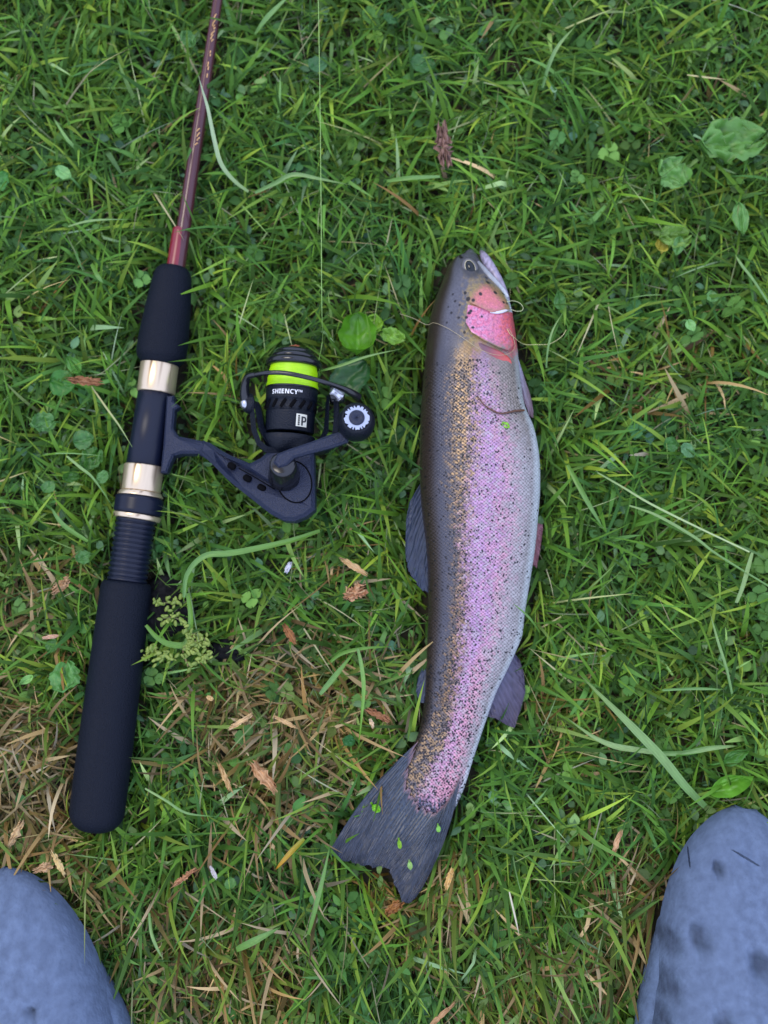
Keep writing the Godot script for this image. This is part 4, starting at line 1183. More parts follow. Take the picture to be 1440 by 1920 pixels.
func long_blades() -> void:
	var mint := lin(134, 164, 100)
	var fresh := lin(98, 142, 52)
	var cool := lin(108, 150, 82)
	var straw := lin(188, 180, 126)
	blade("pale bent grass blade lying across the thin rod shaft", PackedVector3Array([Vector3(-0.0765, 0.018, -0.2341), Vector3(-0.0839, 0.022, -0.2387), Vector3(-0.0907, 0.027, -0.2465), Vector3(-0.0943, 0.03, -0.2593), Vector3(-0.0977, 0.032, -0.2759), Vector3(-0.1009, 0.032, -0.2867), Vector3(-0.1037, 0.03, -0.2963)]), 0.00318, mint, lin(170, 190, 160))
	blade("pale bluish blade crossing the straight fishing line above the reel", PackedVector3Array([Vector3(-0.0726, 0.02, -0.2327), Vector3(-0.061, 0.026, -0.2356), Vector3(-0.0503, 0.029, -0.2396), Vector3(-0.0355, 0.029, -0.2371), Vector3(-0.0194, 0.024, -0.2357)]), 0.00318, cool, mint)
	blade("short wide green blade right of the fishing line near the top", PackedVector3Array([Vector3(0.0015, 0.022, -0.2387), Vector3(0.0148, 0.028, -0.2381), Vector3(0.0312, 0.026, -0.2396)]), 0.00289, fresh, cool, "grass blade", "long_grass", 0.3)
	blade("pale upright blade leaning left near the top right of the lawn", PackedVector3Array([Vector3(0.0907, 0.015, -0.2966), Vector3(0.0933, 0.025, -0.3057), Vector3(0.098, 0.03, -0.3141), Vector3(0.107, 0.031, -0.3244)]), 0.00317, cool, mint)
	blade("thin straw stem lying below the top edge at the right", PackedVector3Array([Vector3(0.171, 0.024, -0.2997), Vector3(0.1836, 0.024, -0.2981), Vector3(0.1941, 0.024, -0.2969)]), 0.00145, straw, straw)
	blade("pale blade with a bright tip at the right edge, level with the trout's head", PackedVector3Array([Vector3(0.2155, 0.018, -0.1689), Vector3(0.2054, 0.025, -0.1796), Vector3(0.1969, 0.029, -0.1883), Vector3(0.1936, 0.029, -0.194)]), 0.00289, cool, mint)
	blade("long thin pale stem right of the trout, upper of two crossing", PackedVector3Array([Vector3(0.1174, 0.02, -0.0743), Vector3(0.1306, 0.026, -0.0651), Vector3(0.1439, 0.03, -0.056), Vector3(0.1658, 0.033, -0.0442), Vector3(0.1954, 0.033, -0.0299)]), 0.00143, mint, lin(176, 196, 140), "grass stalk", "long_grass", 0.2)
	blade("long thin pale stem right of the trout, lower of two crossing", PackedVector3Array([Vector3(0.1337, 0.024, -0.0556), Vector3(0.1472, 0.028, -0.0501), Vector3(0.1665, 0.03, -0.0384), Vector3(0.1792, 0.03, -0.0286), Vector3(0.2072, 0.028, -0.0115)]), 0.00201, mint, cool, "grass stalk", "long_grass", 0.2)
	blade("pale seed spike hanging from the end of the thin stem at right", PackedVector3Array([Vector3(0.1972, 0.032, -0.0296), Vector3(0.1953, 0.03, -0.0214), Vector3(0.1935, 0.026, -0.0115), Vector3(0.1911, 0.022, -0.0029)]), 0.00287, mint, mint, "seed head", "seed_head", 0.2)
	blade("longest and widest pale blade slanting down to the right clog", PackedVector3Array([Vector3(0.1732, 0.016, 0.1066), Vector3(0.1607, 0.024, 0.0949), Vector3(0.1467, 0.03, 0.0787), Vector3(0.1325, 0.032, 0.064), Vector3(0.119, 0.03, 0.0502), Vector3(0.1051, 0.022, 0.0355)]), 0.00633, cool, mint)
	blade("pale blade lying level under the widest blade, pointing left", PackedVector3Array([Vector3(0.1488, 0.022, 0.0775), Vector3(0.1343, 0.023, 0.0754), Vector3(0.1227, 0.024, 0.0733), Vector3(0.1113, 0.024, 0.0682), Vector3(0.0979, 0.02, 0.0585)]), 0.00406, mint, mint)
	blade("pale blade lying level beyond the widest blade, pointing right", PackedVector3Array([Vector3(0.1488, 0.022, 0.0775), Vector3(0.1597, 0.024, 0.0772), Vector3(0.1734, 0.026, 0.0744), Vector3(0.1889, 0.024, 0.0733)]), 0.00492, cool, mint)
	blade("slender upright blade above the folded leaf at the lower right", PackedVector3Array([Vector3(0.1898, 0.016, 0.0491), Vector3(0.1843, 0.024, 0.0328), Vector3(0.1786, 0.028, 0.017), Vector3(0.175, 0.028, 0.0028)]), 0.00231, cool, mint)
	blade("small level blade between the widest blade and the right edge", PackedVector3Array([Vector3(0.1496, 0.024, 0.0439), Vector3(0.1662, 0.024, 0.0431), Vector3(0.1822, 0.024, 0.0436)]), 0.00261, cool, cool)
	blade("dull green blade slanting from the trout's belly down to the right", PackedVector3Array([Vector3(0.1003, 0.024, -0.0779), Vector3(0.1087, 0.026, -0.0607), Vector3(0.1198, 0.02, -0.0437)]), 0.00377, fresh, cool)
	blade("long curling green blade looping between rear grip and reel, upper half", PackedVector3Array([Vector3(-0.0351, 0.02, -0.0422), Vector3(-0.0518, 0.028, -0.0359), Vector3(-0.08, 0.032, -0.0296), Vector3(-0.0957, 0.032, -0.0279), Vector3(-0.1057, 0.028, -0.0186), Vector3(-0.1082, 0.024, -0.0058)]), 0.00403, fresh, cool, "grass blade", "long_grass", 0.5)
	blade("curling green blade end resting against the rear grip", PackedVector3Array([Vector3(-0.1064, 0.023, -0.0081), Vector3(-0.1047, 0.022, 0.0057), Vector3(-0.107, 0.021, 0.0187), Vector3(-0.1152, 0.023, 0.0195), Vector3(-0.1219, 0.026, 0.0157), Vector3(-0.1276, 0.028, 0.0091)]), 0.00434, fresh, fresh, "grass blade", "long_grass", 0.5)
	blade("kinked pale blade hanging straight down left of the adipose fin", PackedVector3Array([Vector3(-0.014, 0.028, 0.0216), Vector3(-0.0119, 0.03, 0.0311), Vector3(-0.0108, 0.03, 0.0424), Vector3(-0.012, 0.026, 0.0582), Vector3(-0.0138, 0.02, 0.0749)]), 0.00289, cool, lin(120, 170, 50))
	blade("pale blade slanting up beside the kinked one, left of the trout's tail", PackedVector3Array([Vector3(-0.0346, 0.02, 0.0465), Vector3(-0.0257, 0.026, 0.0356), Vector3(-0.0157, 0.028, 0.0233)]), 0.00376, cool, fresh)
	blade("green arched blade above the kinked one", PackedVector3Array([Vector3(-0.0304, 0.02, 0.0302), Vector3(-0.0229, 0.025, 0.0245), Vector3(-0.0114, 0.027, 0.0216), Vector3(0.0043, 0.024, 0.0206)]), 0.00289, fresh, fresh)
	blade("thin pale blade right of the rounded end of the rear grip", PackedVector3Array([Vector3(-0.1265, 0.028, 0.0951), Vector3(-0.1155, 0.029, 0.101), Vector3(-0.1047, 0.026, 0.1082), Vector3(-0.0898, 0.021, 0.111)]), 0.00202, mint, cool)
	blade("wide green blade below the tail fin pointing right", PackedVector3Array([Vector3(-0.078, 0.022, 0.1796), Vector3(-0.0671, 0.027, 0.1732), Vector3(-0.0548, 0.025, 0.1673)]), 0.00492, fresh, cool)
	blade("long narrow green blade left of the tail fin tip", PackedVector3Array([Vector3(-0.0403, 0.018, 0.1731), Vector3(-0.0359, 0.026, 0.1566), Vector3(-0.0317, 0.028, 0.1397), Vector3(-0.0285, 0.026, 0.1242)]), 0.00318, fresh, cool)
	blade("yellowed blade turning orange below the tail fin", PackedVector3Array([Vector3(-0.0425, 0.024, 0.1219), Vector3(-0.0493, 0.027, 0.1284), Vector3(-0.0572, 0.026, 0.1374)]), 0.00405, lin(130, 140, 40), lin(196, 142, 40))
	blade("whitish straw standing right of the tail fin's lower lobe", PackedVector3Array([Vector3(0.0658, 0.028, 0.1485), Vector3(0.0684, 0.027, 0.1596), Vector3(0.0711, 0.024, 0.1714)]), 0.00144, lin(206, 200, 176), lin(206, 200, 176))
	blade("pale bent blade beside the left clog", PackedVector3Array([Vector3(-0.1243, 0.022, 0.161), Vector3(-0.122, 0.027, 0.1694), Vector3(-0.1189, 0.028, 0.1765), Vector3(-0.1158, 0.026, 0.1833)]), 0.00260, cool, mint)
	blade("thin pale stalk left of the lower gold ring", PackedVector3Array([Vector3(-0.1731, 0.026, -0.0826), Vector3(-0.1651, 0.028, -0.0762), Vector3(-0.158, 0.027, -0.0702), Vector3(-0.1487, 0.02, -0.0554)]), 0.00202, mint, cool)
	blade("thin stalk leaning onto the reel seat from the left", PackedVector3Array([Vector3(-0.1625, 0.018, -0.1226), Vector3(-0.1519, 0.026, -0.1091), Vector3(-0.1434, 0.03, -0.0981), Vector3(-0.1356, 0.034, -0.0864)]), 0.00145, straw, mint)
	blade("pale thin blade standing right of the trout's gills", PackedVector3Array([Vector3(0.0903, 0.018, -0.1331), Vector3(0.0901, 0.026, -0.1418), Vector3(0.0924, 0.029, -0.1515), Vector3(0.0978, 0.029, -0.161)]), 0.00173, cool, mint)
	blade("thin stalk lying over the round leaf beside the spool", PackedVector3Array([Vector3(-0.0346, 0.03, -0.1287), Vector3(-0.0232, 0.033, -0.1313), Vector3(-0.0087, 0.035, -0.1358), Vector3(0.0087, 0.03, -0.1409)]), 0.00201, fresh, mint)
	blade("wide green blade at the left edge, level with the fore grip", PackedVector3Array([Vector3(-0.1636, 0.02, -0.1918), Vector3(-0.1583, 0.028, -0.1832), Vector3(-0.1549, 0.027, -0.1784)]), 0.00376, fresh, cool)
	blade("wide grey green blade above the round leaf at the left", PackedVector3Array([Vector3(-0.162, 0.02, -0.0364), Vector3(-0.1742, 0.024, -0.0449), Vector3(-0.1811, 0.026, -0.0549)]), 0.00347, fresh, cool)
	blade("blade tip lying over the trout's belly just above its vent", PackedVector3Array([Vector3(0.0857, 0.012, 0.0134), Vector3(0.0804, 0.026, 0.008), Vector3(0.0751, 0.032, 0.0028), Vector3(0.0684, 0.036, -0.0023)]), 0.00172, fresh, cool)
	blade("thin arched stem in the upper left of the lawn", PackedVector3Array([Vector3(-0.1772, 0.02, -0.2133), Vector3(-0.1646, 0.026, -0.2142), Vector3(-0.1522, 0.028, -0.2144), Vector3(-0.1409, 0.022, -0.2165)]), 0.00173, mint, cool)
	blade("pale upright blade left of the fishing line at the top edge", PackedVector3Array([Vector3(-0.0741, 0.016, -0.3279), Vector3(-0.0663, 0.026, -0.3319), Vector3(-0.057, 0.03, -0.3391), Vector3(-0.051, 0.03, -0.345)]), 0.00404, cool, cool)


# one leaf: stalk end, tip, width; kind 0 oval, 1 round, 2 lobed
func leaf(label: String, from: Vector3, to: Vector3, width: float, kind: int, cup: float, tone: Color, group := "", rough := 0.42) -> void:
	if to.y < 0.035:
		to.y += rng.randf_range(-0.004, 0.005)
		from.y -= 0.001
	var ax := to - from
	var length := ax.length()
	ax = ax.normalized()
	var side := ax.cross(Vector3.UP).normalized()
	var up := side.cross(ax)
	var k0 := rng.randf() * 50.0
	cup = maxf(cup, rng.randf_range(0.1, 0.3)) if from.y < 0.035 else cup
	var mesh := grid(22, 20, func(u: float, v: float) -> Array:
		var w := 0.0
		if kind == 1:
			w = pow(maxf(1.0 - pow(absf(2.0 * v - 1.0), 2.2), 0.0), 0.5) * (1.0 + 0.22 * fine.get_noise_2d(v * 2.5, k0 + signf(u - 0.5) * 4.0))
		elif kind == 2:
			w = pow(maxf(1.0 - pow(absf(2.0 * v - 0.95), 2.2), 0.0), 0.5) * (1.0 + 0.05 * sin(v * 31.0 + k0) + 0.3 * fine.get_noise_2d(v * 4.0, k0 + signf(u - 0.5) * 9.0))
		else:
			w = pow(sin(pow(v, 0.8) * PI), 0.75)
		var x := (u - 0.5) * 2.0
		var rim := absf(x)
		var vv := v
		if kind == 1:  # heart-shaped at the stalk
			vv -= 0.16 * (1.0 - absf(absf(x) - 0.5) * 2.0) * (1.0 - v) * absf(x) * 1.4
		if kind == 2:
			vv += 0.02 * sin(x * 9.0 + k0) * v + 0.14 * fine.get_noise_2d(x * 2.0, k0) * v
		var p := from + ax * length * vv + side * x * w * width * 0.5
		var crinkle := fine.get_noise_2d(u * 2.8 + k0, v * 2.8) * 0.12 * length * (1.8 if kind == 2 else 0.7)
		var vein := absf(fposmod(v * 6.0 - rim * 2.4, 1.0) - 0.5)
		p += up * (cup * length * (rim * rim * 0.5 + pow(2.0 * v - 1.0, 2.0) * 0.35) + crinkle + (0.012 * length * smoothstep(0.3, 0.5, vein)) - 0.07 * length * (1.0 - smoothstep(0.0, 0.3, rim)))
		var c := tone * (1.0 + fine.get_noise_2d(u * 3.0 + k0, v * 3.0) * 0.35)
		c = c.lerp(tone * 1.5, 0.5 * (1.0 - smoothstep(0.0, 0.08, rim)))
		c = c.lerp(tone * 1.3, 0.3 * smoothstep(0.42, 0.5, vein))
		c.a = 1.0
		return [p, c])
	var stalk := tube(curve_of(PackedVector3Array([from + ax * length * 0.04 - up * 0.0004, from - ax * length * 0.2 - Vector3(0, 0.005, 0), from - ax * length * 0.3 - Vector3(0, from.y, 0)]), 8), func(_v: float) -> float: return 0.0006, 6, func(_u: float, _v: float) -> Color: return tone)
	var o := thing("leaf", label, "leaf", Vector3(from.x, 0, from.z), group)
	var m := leafy(rough)
	obj("blade", mesh, m, o)
	obj("stalk", stalk, m, o)


func leaves() -> void:
	var bright := lin(86, 142, 32)
	var mid := lin(64, 110, 40)
	var cool := lin(84, 132, 66)
	var deep := lin(44, 88, 42)
	var pale := lin(120, 172, 98)
	leaf("round cupped bright green leaf right of the spool", Vector3(-0.0144, 0.0155, -0.1601), Vector3(-0.0154, 0.0195, -0.1382), 0.02084, 1, 0.62, bright)
	leaf("large dark leaf under the round one, behind the crank knob", Vector3(-0.0279, 0.017, -0.1198), Vector3(-0.0095, 0.018, -0.1362), 0.01930, 1, 0.05, deep)
	leaf("ragged yellow green leaf upper right of the round cupped leaf", Vector3(-0.0072, 0.0165, -0.1517), Vector3(-0.0048, 0.0175, -0.1636), 0.01042, 2, 0.1, lin(122, 170, 48))
	leaf("small ragged yellow green leaf between round leaf and trout", Vector3(-0.0006, 0.0155, -0.1537), Vector3(0.0119, 0.0175, -0.1484), 0.00868, 2, 0.1, lin(118, 164, 62))
	leaf("broadest crinkled leaf in the upper right", Vector3(0.2142, 0.0155, -0.2657), Vector3(0.1768, 0.0215, -0.26), 0.02486, 2, 0.12, lin(92, 140, 62))
	leaf("second broad crinkled leaf, lower left of the broadest one", Vector3(0.1707, 0.0135, -0.2405), Vector3(0.1566, 0.0195, -0.2521), 0.01795, 2, 0.12, lin(98, 146, 70))
	leaf("yellow green leaf below the two broad crinkled leaves", Vector3(0.1724, 0.0135, -0.2109), Vector3(0.1537, 0.0175, -0.2058), 0.01452, 2, 0.1, lin(104, 142, 56))
	leaf("small yellow spotted leaf in the upper right", Vector3(0.1567, 0.0155, -0.2065), Vector3(0.1551, 0.0185, -0.1969), 0.00754, 1, 0.1, lin(176, 168, 70))
	leaf("pointed green leaf right of the small yellow leaf", Vector3(0.1667, 0.0175, -0.208), Vector3(0.1632, 0.0195, -0.1959), 0.00695, 0, 0.1, cool)
	leaf("long green leaf at the right edge below the broad crinkled leaves", Vector3(0.201, 0.0155, -0.2288), Vector3(0.2024, 0.0185, -0.2092), 0.00928, 0, 0.1, lin(90, 140, 66))
	leaf("round dark green leaf at the left, level with the upper gold ring", Vector3(-0.1733, 0.0155, -0.124), Vector3(-0.1867, 0.0185, -0.1264), 0.01447, 1, 0.08, lin(52, 112, 30))
	leaf("pale green leaf curling above the round leaf at the left", Vector3(-0.1705, 0.0135, -0.1317), Vector3(-0.1776, 0.0185, -0.1403), 0.00753, 0, 0.2, lin(88, 142, 56))
	leaf("pale grey green triangular leaf at the left edge", Vector3(-0.1847, 0.0155, -0.1036), Vector3(-0.1949, 0.0185, -0.1001), 0.01160, 2, 0.04, cool)
	leaf("bluish round leaf left of the reel seat", Vector3(-0.163, 0.0135, -0.0949), Vector3(-0.1737, 0.0155, -0.0922), 0.01104, 1, 0.06, lin(62, 112, 50))
	leaf("larger dull leaf left of the lower gold ring", Vector3(-0.1595, 0.0125, -0.0875), Vector3(-0.1659, 0.0145, -0.0753), 0.01166, 2, 0.06, mid)
	leaf("small round pale leaf just left of the lower gold ring", Vector3(-0.1581, 0.0175, -0.0699), Vector3(-0.1513, 0.0195, -0.0744), 0.00636, 1, 0.08, cool)
	leaf("small oval dull leaf left of the locking nut", Vector3(-0.1705, 0.0145, -0.0729), Vector3(-0.1776, 0.0165, -0.0706), 0.00581, 1, 0.08, mid)
	leaf("small oval leaf at the left edge below the triangular one", Vector3(-0.1841, 0.0145, -0.0693), Vector3(-0.188, 0.0165, -0.0632), 0.00697, 1, 0.08, cool)
	leaf("lobed green leaf left of the rear grip", Vector3(-0.1736, 0.0155, 0.0304), Vector3(-0.172, 0.0195, 0.0454), 0.01621, 2, 0.06, lin(84, 138, 64))
	leaf("small bright oval leaf left of the lobed leaf", Vector3(-0.192, 0.0175, 0.0375), Vector3(-0.197, 0.0195, 0.0414), 0.00434, 0, 0.06, lin(138, 186, 104))
	leaf("dull oval leaf above the lobed leaf", Vector3(-0.18, 0.0145, 0.0174), Vector3(-0.1842, 0.0155, 0.0238), 0.00639, 1, 0.06, mid)
	leaf("round leaf left of the threaded barrel", Vector3(-0.1627, 0.0155, -0.0293), Vector3(-0.1686, 0.0175, -0.0257), 0.00812, 1, 0.06, cool)
	leaf("pale oval leaf in the upper left of the lawn", Vector3(-0.1781, 0.0175, -0.2436), Vector3(-0.1857, 0.0205, -0.2474), 0.00721, 1, 0.14, pale)
	leaf("round green leaf at the left edge in the upper lawn", Vector3(-0.2191, 0.0155, -0.2376), Vector3(-0.211, 0.0185, -0.2438), 0.00870, 1, 0.08, lin(70, 132, 58))
	leaf("pale grey leaf left of the rod shaft near the top", Vector3(-0.1092, 0.0175, -0.3207), Vector3(-0.1149, 0.0205, -0.327), 0.00809, 2, 0.1, cool)
	leaf("dark blue green leaf beside the fishing line at the top", Vector3(-0.0342, 0.0155, -0.3132), Vector3(-0.0426, 0.0175, -0.3058), 0.01044, 1, 0.06, lin(58, 104, 56))
	leaf("dark round leaf in the upper middle of the lawn", Vector3(0.0282, 0.0145, -0.3099), Vector3(0.0147, 0.0165, -0.3114), 0.01104, 1, 0.06, lin(56, 104, 46))
	leaf("dark small leaf at the top middle", Vector3(0.0068, 0.0145, -0.338), Vector3(-0.0006, 0.0165, -0.3356), 0.00697, 1, 0.06, lin(60, 108, 54))
	leaf("tall blue green leaf right of the trout's pectoral fin", Vector3(0.127, 0.0135, -0.0769), Vector3(0.1269, 0.0145, -0.0809), 0.00583, 1, 0.06, lin(70, 120, 56))
	leaf("round blue green leaf in the lawn right of the trout", Vector3(0.1715, 0.0165, -0.0854), Vector3(0.1627, 0.0185, -0.0887), 0.00753, 1, 0.1, lin(94, 140, 90))
	leaf("dull leaf touching the round blue green one", Vector3(0.1624, 0.0155, -0.091), Vector3(0.1538, 0.0165, -0.089), 0.00871, 1, 0.08, lin(66, 116, 52))
	leaf("pale pointed leaf right of the trout's gill", Vector3(0.0987, 0.0165, -0.1681), Vector3(0.096, 0.0195, -0.1764), 0.00695, 0, 0.1, cool)
	leaf("small pale disc of a leaf near the top right", Vector3(0.0976, 0.0195, -0.2934), Vector3(0.0935, 0.0205, -0.2929), 0.00404, 1, 0.05, lin(130, 168, 122))
	leaf("blue green round leaf left of the trout's tail", Vector3(-0.0174, 0.0155, 0.0721), Vector3(-0.0231, 0.0175, 0.0695), 0.00638, 1, 0.06, lin(62, 120, 62))
	leaf("bright folded leaf above the right clog", Vector3(0.1794, 0.0135, 0.0974), Vector3(0.1978, 0.0215, 0.0883), 0.01158, 0, 0.5, lin(102, 160, 50))
	leaf("broad dull leaf lying beside the folded one above the right clog", Vector3(0.1813, 0.018, 0.0837), Vector3(0.1967, 0.0155, 0.0778), 0.00758, 0, 0.1, lin(76, 128, 52))
	leaf("pale heart leaf among the long grass below the tail fin", Vector3(-0.083, 0.0155, 0.1449), Vector3(-0.0816, 0.0175, 0.15), 0.00638, 1, 0.1, lin(74, 122, 54))
	leaf("small round leaf at the bottom edge between the clogs", Vector3(0.0227, 0.0155, 0.2113), Vector3(0.0204, 0.0175, 0.2035), 0.00754, 1, 0.1, mid)
	leaf("small oval leaf right of the tail fin in the long grass", Vector3(0.1045, 0.0155, 0.1644), Vector3(0.1035, 0.0185, 0.1575), 0.00579, 0, 0.1, cool)
	leaf("pointed pale leaf in the lawn right of the trout's gill fin", Vector3(0.1701, 0.0175, -0.1605), Vector3(0.1729, 0.0195, -0.1533), 0.00578, 0, 0.1, pale)
	leaf("round pale leaf far right, level with the trout's head", Vector3(0.1842, 0.0165, -0.1773), Vector3(0.1843, 0.0185, -0.1706), 0.00637, 1, 0.1, cool)
	leaf("tiny bright leaf scrap on the upper tail fin", Vector3(-0.0063, 0.015, 0.1062), Vector3(-0.0023, 0.015, 0.1096), 0.00411, 2, 0.1, lin(128, 196, 40))
	leaf("tiny leaf scrap on the tail fin's right side", Vector3(0.0294, 0.014, 0.1177), Vector3(0.0294, 0.014, 0.1208), 0.00235, 1, 0.1, lin(128, 190, 84))
	leaf("tiny leaf scrap in the fork of the tail fin", Vector3(0.0081, 0.014, 0.1256), Vector3(0.0089, 0.014, 0.129), 0.00235, 1, 0.1, lin(140, 190, 60))
	leaf("tiny pale leaf scrap near the tip of the tail fin", Vector3(0.0138, 0.014, 0.1371), Vector3(0.0144, 0.014, 0.1402), 0.00265, 1, 0.1, lin(160, 200, 120))
	leaf("tiny bright leaf scrap stuck on the trout's side behind its fin", Vector3(0.0625, 0.0445, -0.0977), Vector3(0.0664, 0.044, -0.0955), 0.00308, 2, 0.1, lin(136, 196, 60))


func scrap(label: String, category: String, called: String, a: Vector3, b: Vector3, width: float, tone: Color, tone2: Color, rough_edge := 0.3) -> void:
	var ax := b - a
	var side := ax.cross(Vector3.UP).normalized()
	var k0 := rng.randf() * 90.0
	var mesh := grid(14, 16, func(u: float, v: float) -> Array:
		var x := (u - 0.5) * 2.0
		var end := 1.0 + (rough_edge + 0.15) * 1.3 * fine.get_noise_2d(u * 9.0 + k0, 3.0 + 4.0 * v)
		var w := width * 0.5 * (0.55 + 0.4 * sin(v * PI)) * (0.9 + rough_edge * fine.get_noise_2d(k0 + signf(x) * 5.0, v * 7.0) * 1.8)
		var p := a + ax * lerpf(0.5, v, end) + side * x * w
		p.y += width * 0.22 * (1.0 - x * x) + fine.get_noise_2d(u * 4.0 + k0, v * 3.0) * width * 0.5
		var f := 1.0 + 0.35 * fine.get_noise_2d(u * 16.0 + k0, v * 2.0)
		var c := tone.lerp(tone2, clampf(0.5 + fine.get_noise_2d(u * 3.0, v * 4.0 + k0), 0, 1)) * f
		c.a = 1.0
		return [p, c])
	var o := obj(called, mesh, paint(0.75, 0.3))
	mark(o, label, category)


func scraps() -> void:
	var tan := lin(190, 156, 118)
	var rust := lin(142, 98, 66)
	var straw := lin(206, 178, 128)
	scrap("torn tan dead leaf between the reel and the dorsal fin", "dead leaf", "dead_leaf", Vector3(-0.0207, 0.026, -0.0063), Vector3(-0.0103, 0.029, -0.0103), 0.00807, tan, lin(176, 122, 90), 0.7)
	scrap("curled straw piece above the torn tan leaf", "straw", "straw_piece", Vector3(-0.0231, 0.026, -0.0265), Vector3(-0.0092, 0.028, -0.0178), 0.00403, straw, tan)
	scrap("largest straw chunk lying left of the tail fin", "straw", "straw_piece", Vector3(-0.0704, 0.026, 0.082), Vector3(-0.057, 0.028, 0.0967), 0.00691, lin(212, 170, 128), lin(160, 120, 84))
	scrap("narrow straw chip beside the largest straw chunk", "straw", "straw_piece", Vector3(-0.088, 0.026, 0.0826), Vector3(-0.0815, 0.027, 0.0963), 0.00346, straw, lin(170, 130, 80))
	scrap("rust brown leaf bit left of the dorsal fin", "dead leaf", "dead_leaf", Vector3(-0.0541, 0.025, 0.0091), Vector3(-0.0475, 0.027, 0.0188), 0.00462, rust, lin(164, 116, 76))
	scrap("reddish brown scrap left of the peduncle", "dead leaf", "dead_leaf", Vector3(-0.0086, 0.025, 0.054), Vector3(0.0028, 0.027, 0.06), 0.00404, lin(162, 116, 86), rust, 0.6)
	scrap("pale chip below the reddish scrap", "straw", "straw_piece", Vector3(-0.0074, 0.026, 0.059), Vector3(-0.0057, 0.027, 0.0634), 0.00260, lin(224, 204, 184), straw)
	scrap("forked straw left of the tail, among dry grass", "straw", "straw_piece", Vector3(-0.0826, 0.026, 0.0641), Vector3(-0.0704, 0.028, 0.0566), 0.00317, lin(214, 180, 140), straw)
	scrap("long dry straw right of the forked one", "straw", "straw_piece", Vector3(-0.0584, 0.026, 0.0579), Vector3(-0.0469, 0.027, 0.0634), 0.00260, tan, straw)
	scrap("rust coloured dead leaf beside the round leaf at left", "dead leaf", "dead_leaf", Vector3(-0.1715, 0.026, -0.1248), Vector3(-0.1563, 0.026, -0.1231), 0.00577, lin(158, 116, 86), rust, 0.6)
	scrap("pinkish brown frayed bark in the upper middle", "bark", "bark_piece", Vector3(0.0324, 0.024, -0.2688), Vector3(0.0345, 0.027, -0.2474), 0.00809, lin(150, 118, 108), lin(110, 84, 70), 0.8)
	scrap("tan husk right of the tail fin's tip", "husk", "husk", Vector3(0.036, 0.026, 0.1374), Vector3(0.0326, 0.026, 0.1473), 0.00346, straw, lin(214, 168, 92))
	scrap("brown dead leaf under the tip of the tail fin", "dead leaf", "dead_leaf", Vector3(0.0017, 0.022, 0.161), Vector3(0.009, 0.023, 0.1547), 0.00581, lin(160, 112, 58), rust, 0.6)
	scrap("pink tan chip left of the rear grip", "wood chip", "wood_chip", Vector3(-0.1835, 0.026, 0.016), Vector3(-0.1749, 0.026, 0.0148), 0.00260, lin(206, 168, 150), tan, 0.1)
	scrap("white petal in the grass under the reel", "petal", "petal", Vector3(-0.0503, 0.028, -0.0247), Vector3(-0.0529, 0.028, -0.0189), 0.00316, lin(206, 206, 214), lin(190, 192, 200), 0.2)
	scrap("small white petal lower left of the tail fin", "petal", "petal", Vector3(-0.0918, 0.026, 0.1358), Vector3(-0.0884, 0.026, 0.1424), 0.00260, lin(206, 200, 200), lin(180, 176, 172), 0.2)
	scrap("small square straw chip above the forked straw", "straw", "straw_piece", Vector3(-0.0948, 0.026, 0.0472), Vector3(-0.0912, 0.027, 0.0488), 0.00289, straw, straw, 0.1)
	scrap("brown straw hanging left of the right clog", "straw", "straw_piece", Vector3(0.1254, 0.026, 0.1176), Vector3(0.1212, 0.026, 0.1297), 0.00346, lin(196, 156, 120), tan)
	scrap("reddish curl at the tip of the spool", "dead leaf", "dead_leaf", Vector3(-0.0516, 0.03, -0.142), Vector3(-0.046, 0.031, -0.1421), 0.00258, lin(178, 104, 86), rust)
	scrap("dry tan leaf bit at the left edge, beside the rear grip", "dead leaf", "dead_leaf", Vector3(-0.1979, 0.025, 0.1239), Vector3(-0.191, 0.028, 0.1122), 0.00462, straw, tan, 0.6)
	scrap("tan straw fork beside the left clog", "straw", "straw_piece", Vector3(-0.1683, 0.028, 0.1397), Vector3(-0.1748, 0.026, 0.1292), 0.00346, straw, lin(214, 190, 130), 0.4)
	scrap("broad straw bit above the left clog's toe", "straw", "straw_piece", Vector3(-0.1835, 0.028, 0.1375), Vector3(-0.1752, 0.028, 0.1348), 0.00518, lin(186, 152, 112), tan, 0.5)
	scrap("tan forked leaf in the dark gap right of the left clog", "dead leaf", "dead_leaf", Vector3(-0.1112, 0.024, 0.1462), Vector3(-0.1002, 0.026, 0.138), 0.00347, lin(206, 156, 118), rust, 0.6)
	scrap("tan curled leaf bit at the left edge, level with the locking nut", "dead leaf", "dead_leaf", Vector3(-0.179, 0.024, -0.0087), Vector3(-0.17, 0.026, -0.0155), 0.00578, lin(164, 128, 92), tan, 0.6)
	scrap("long brown stick at the bottom edge left of the middle", "twig", "twig", Vector3(0.0224, 0.022, 0.2204), Vector3(0.0369, 0.025, 0.2058), 0.00290, lin(170, 130, 92), tan)
	scrap("short dark grass bit stuck upright on the right clog's toe", "grass bit", "grass_bit", Vector3(0.1557, 0.044, 0.1215), Vector3(0.1559, 0.047, 0.1318), 0.00112, lin(44, 54, 72), lin(38, 46, 60), 0.1)
	scrap("slanting dark grass bit stuck on top of the right clog", "grass bit", "grass_bit", Vector3(0.177, 0.05, 0.1224), Vector3(0.1883, 0.056, 0.1289), 0.00138, lin(70, 82, 104), lin(58, 70, 90), 0.1)


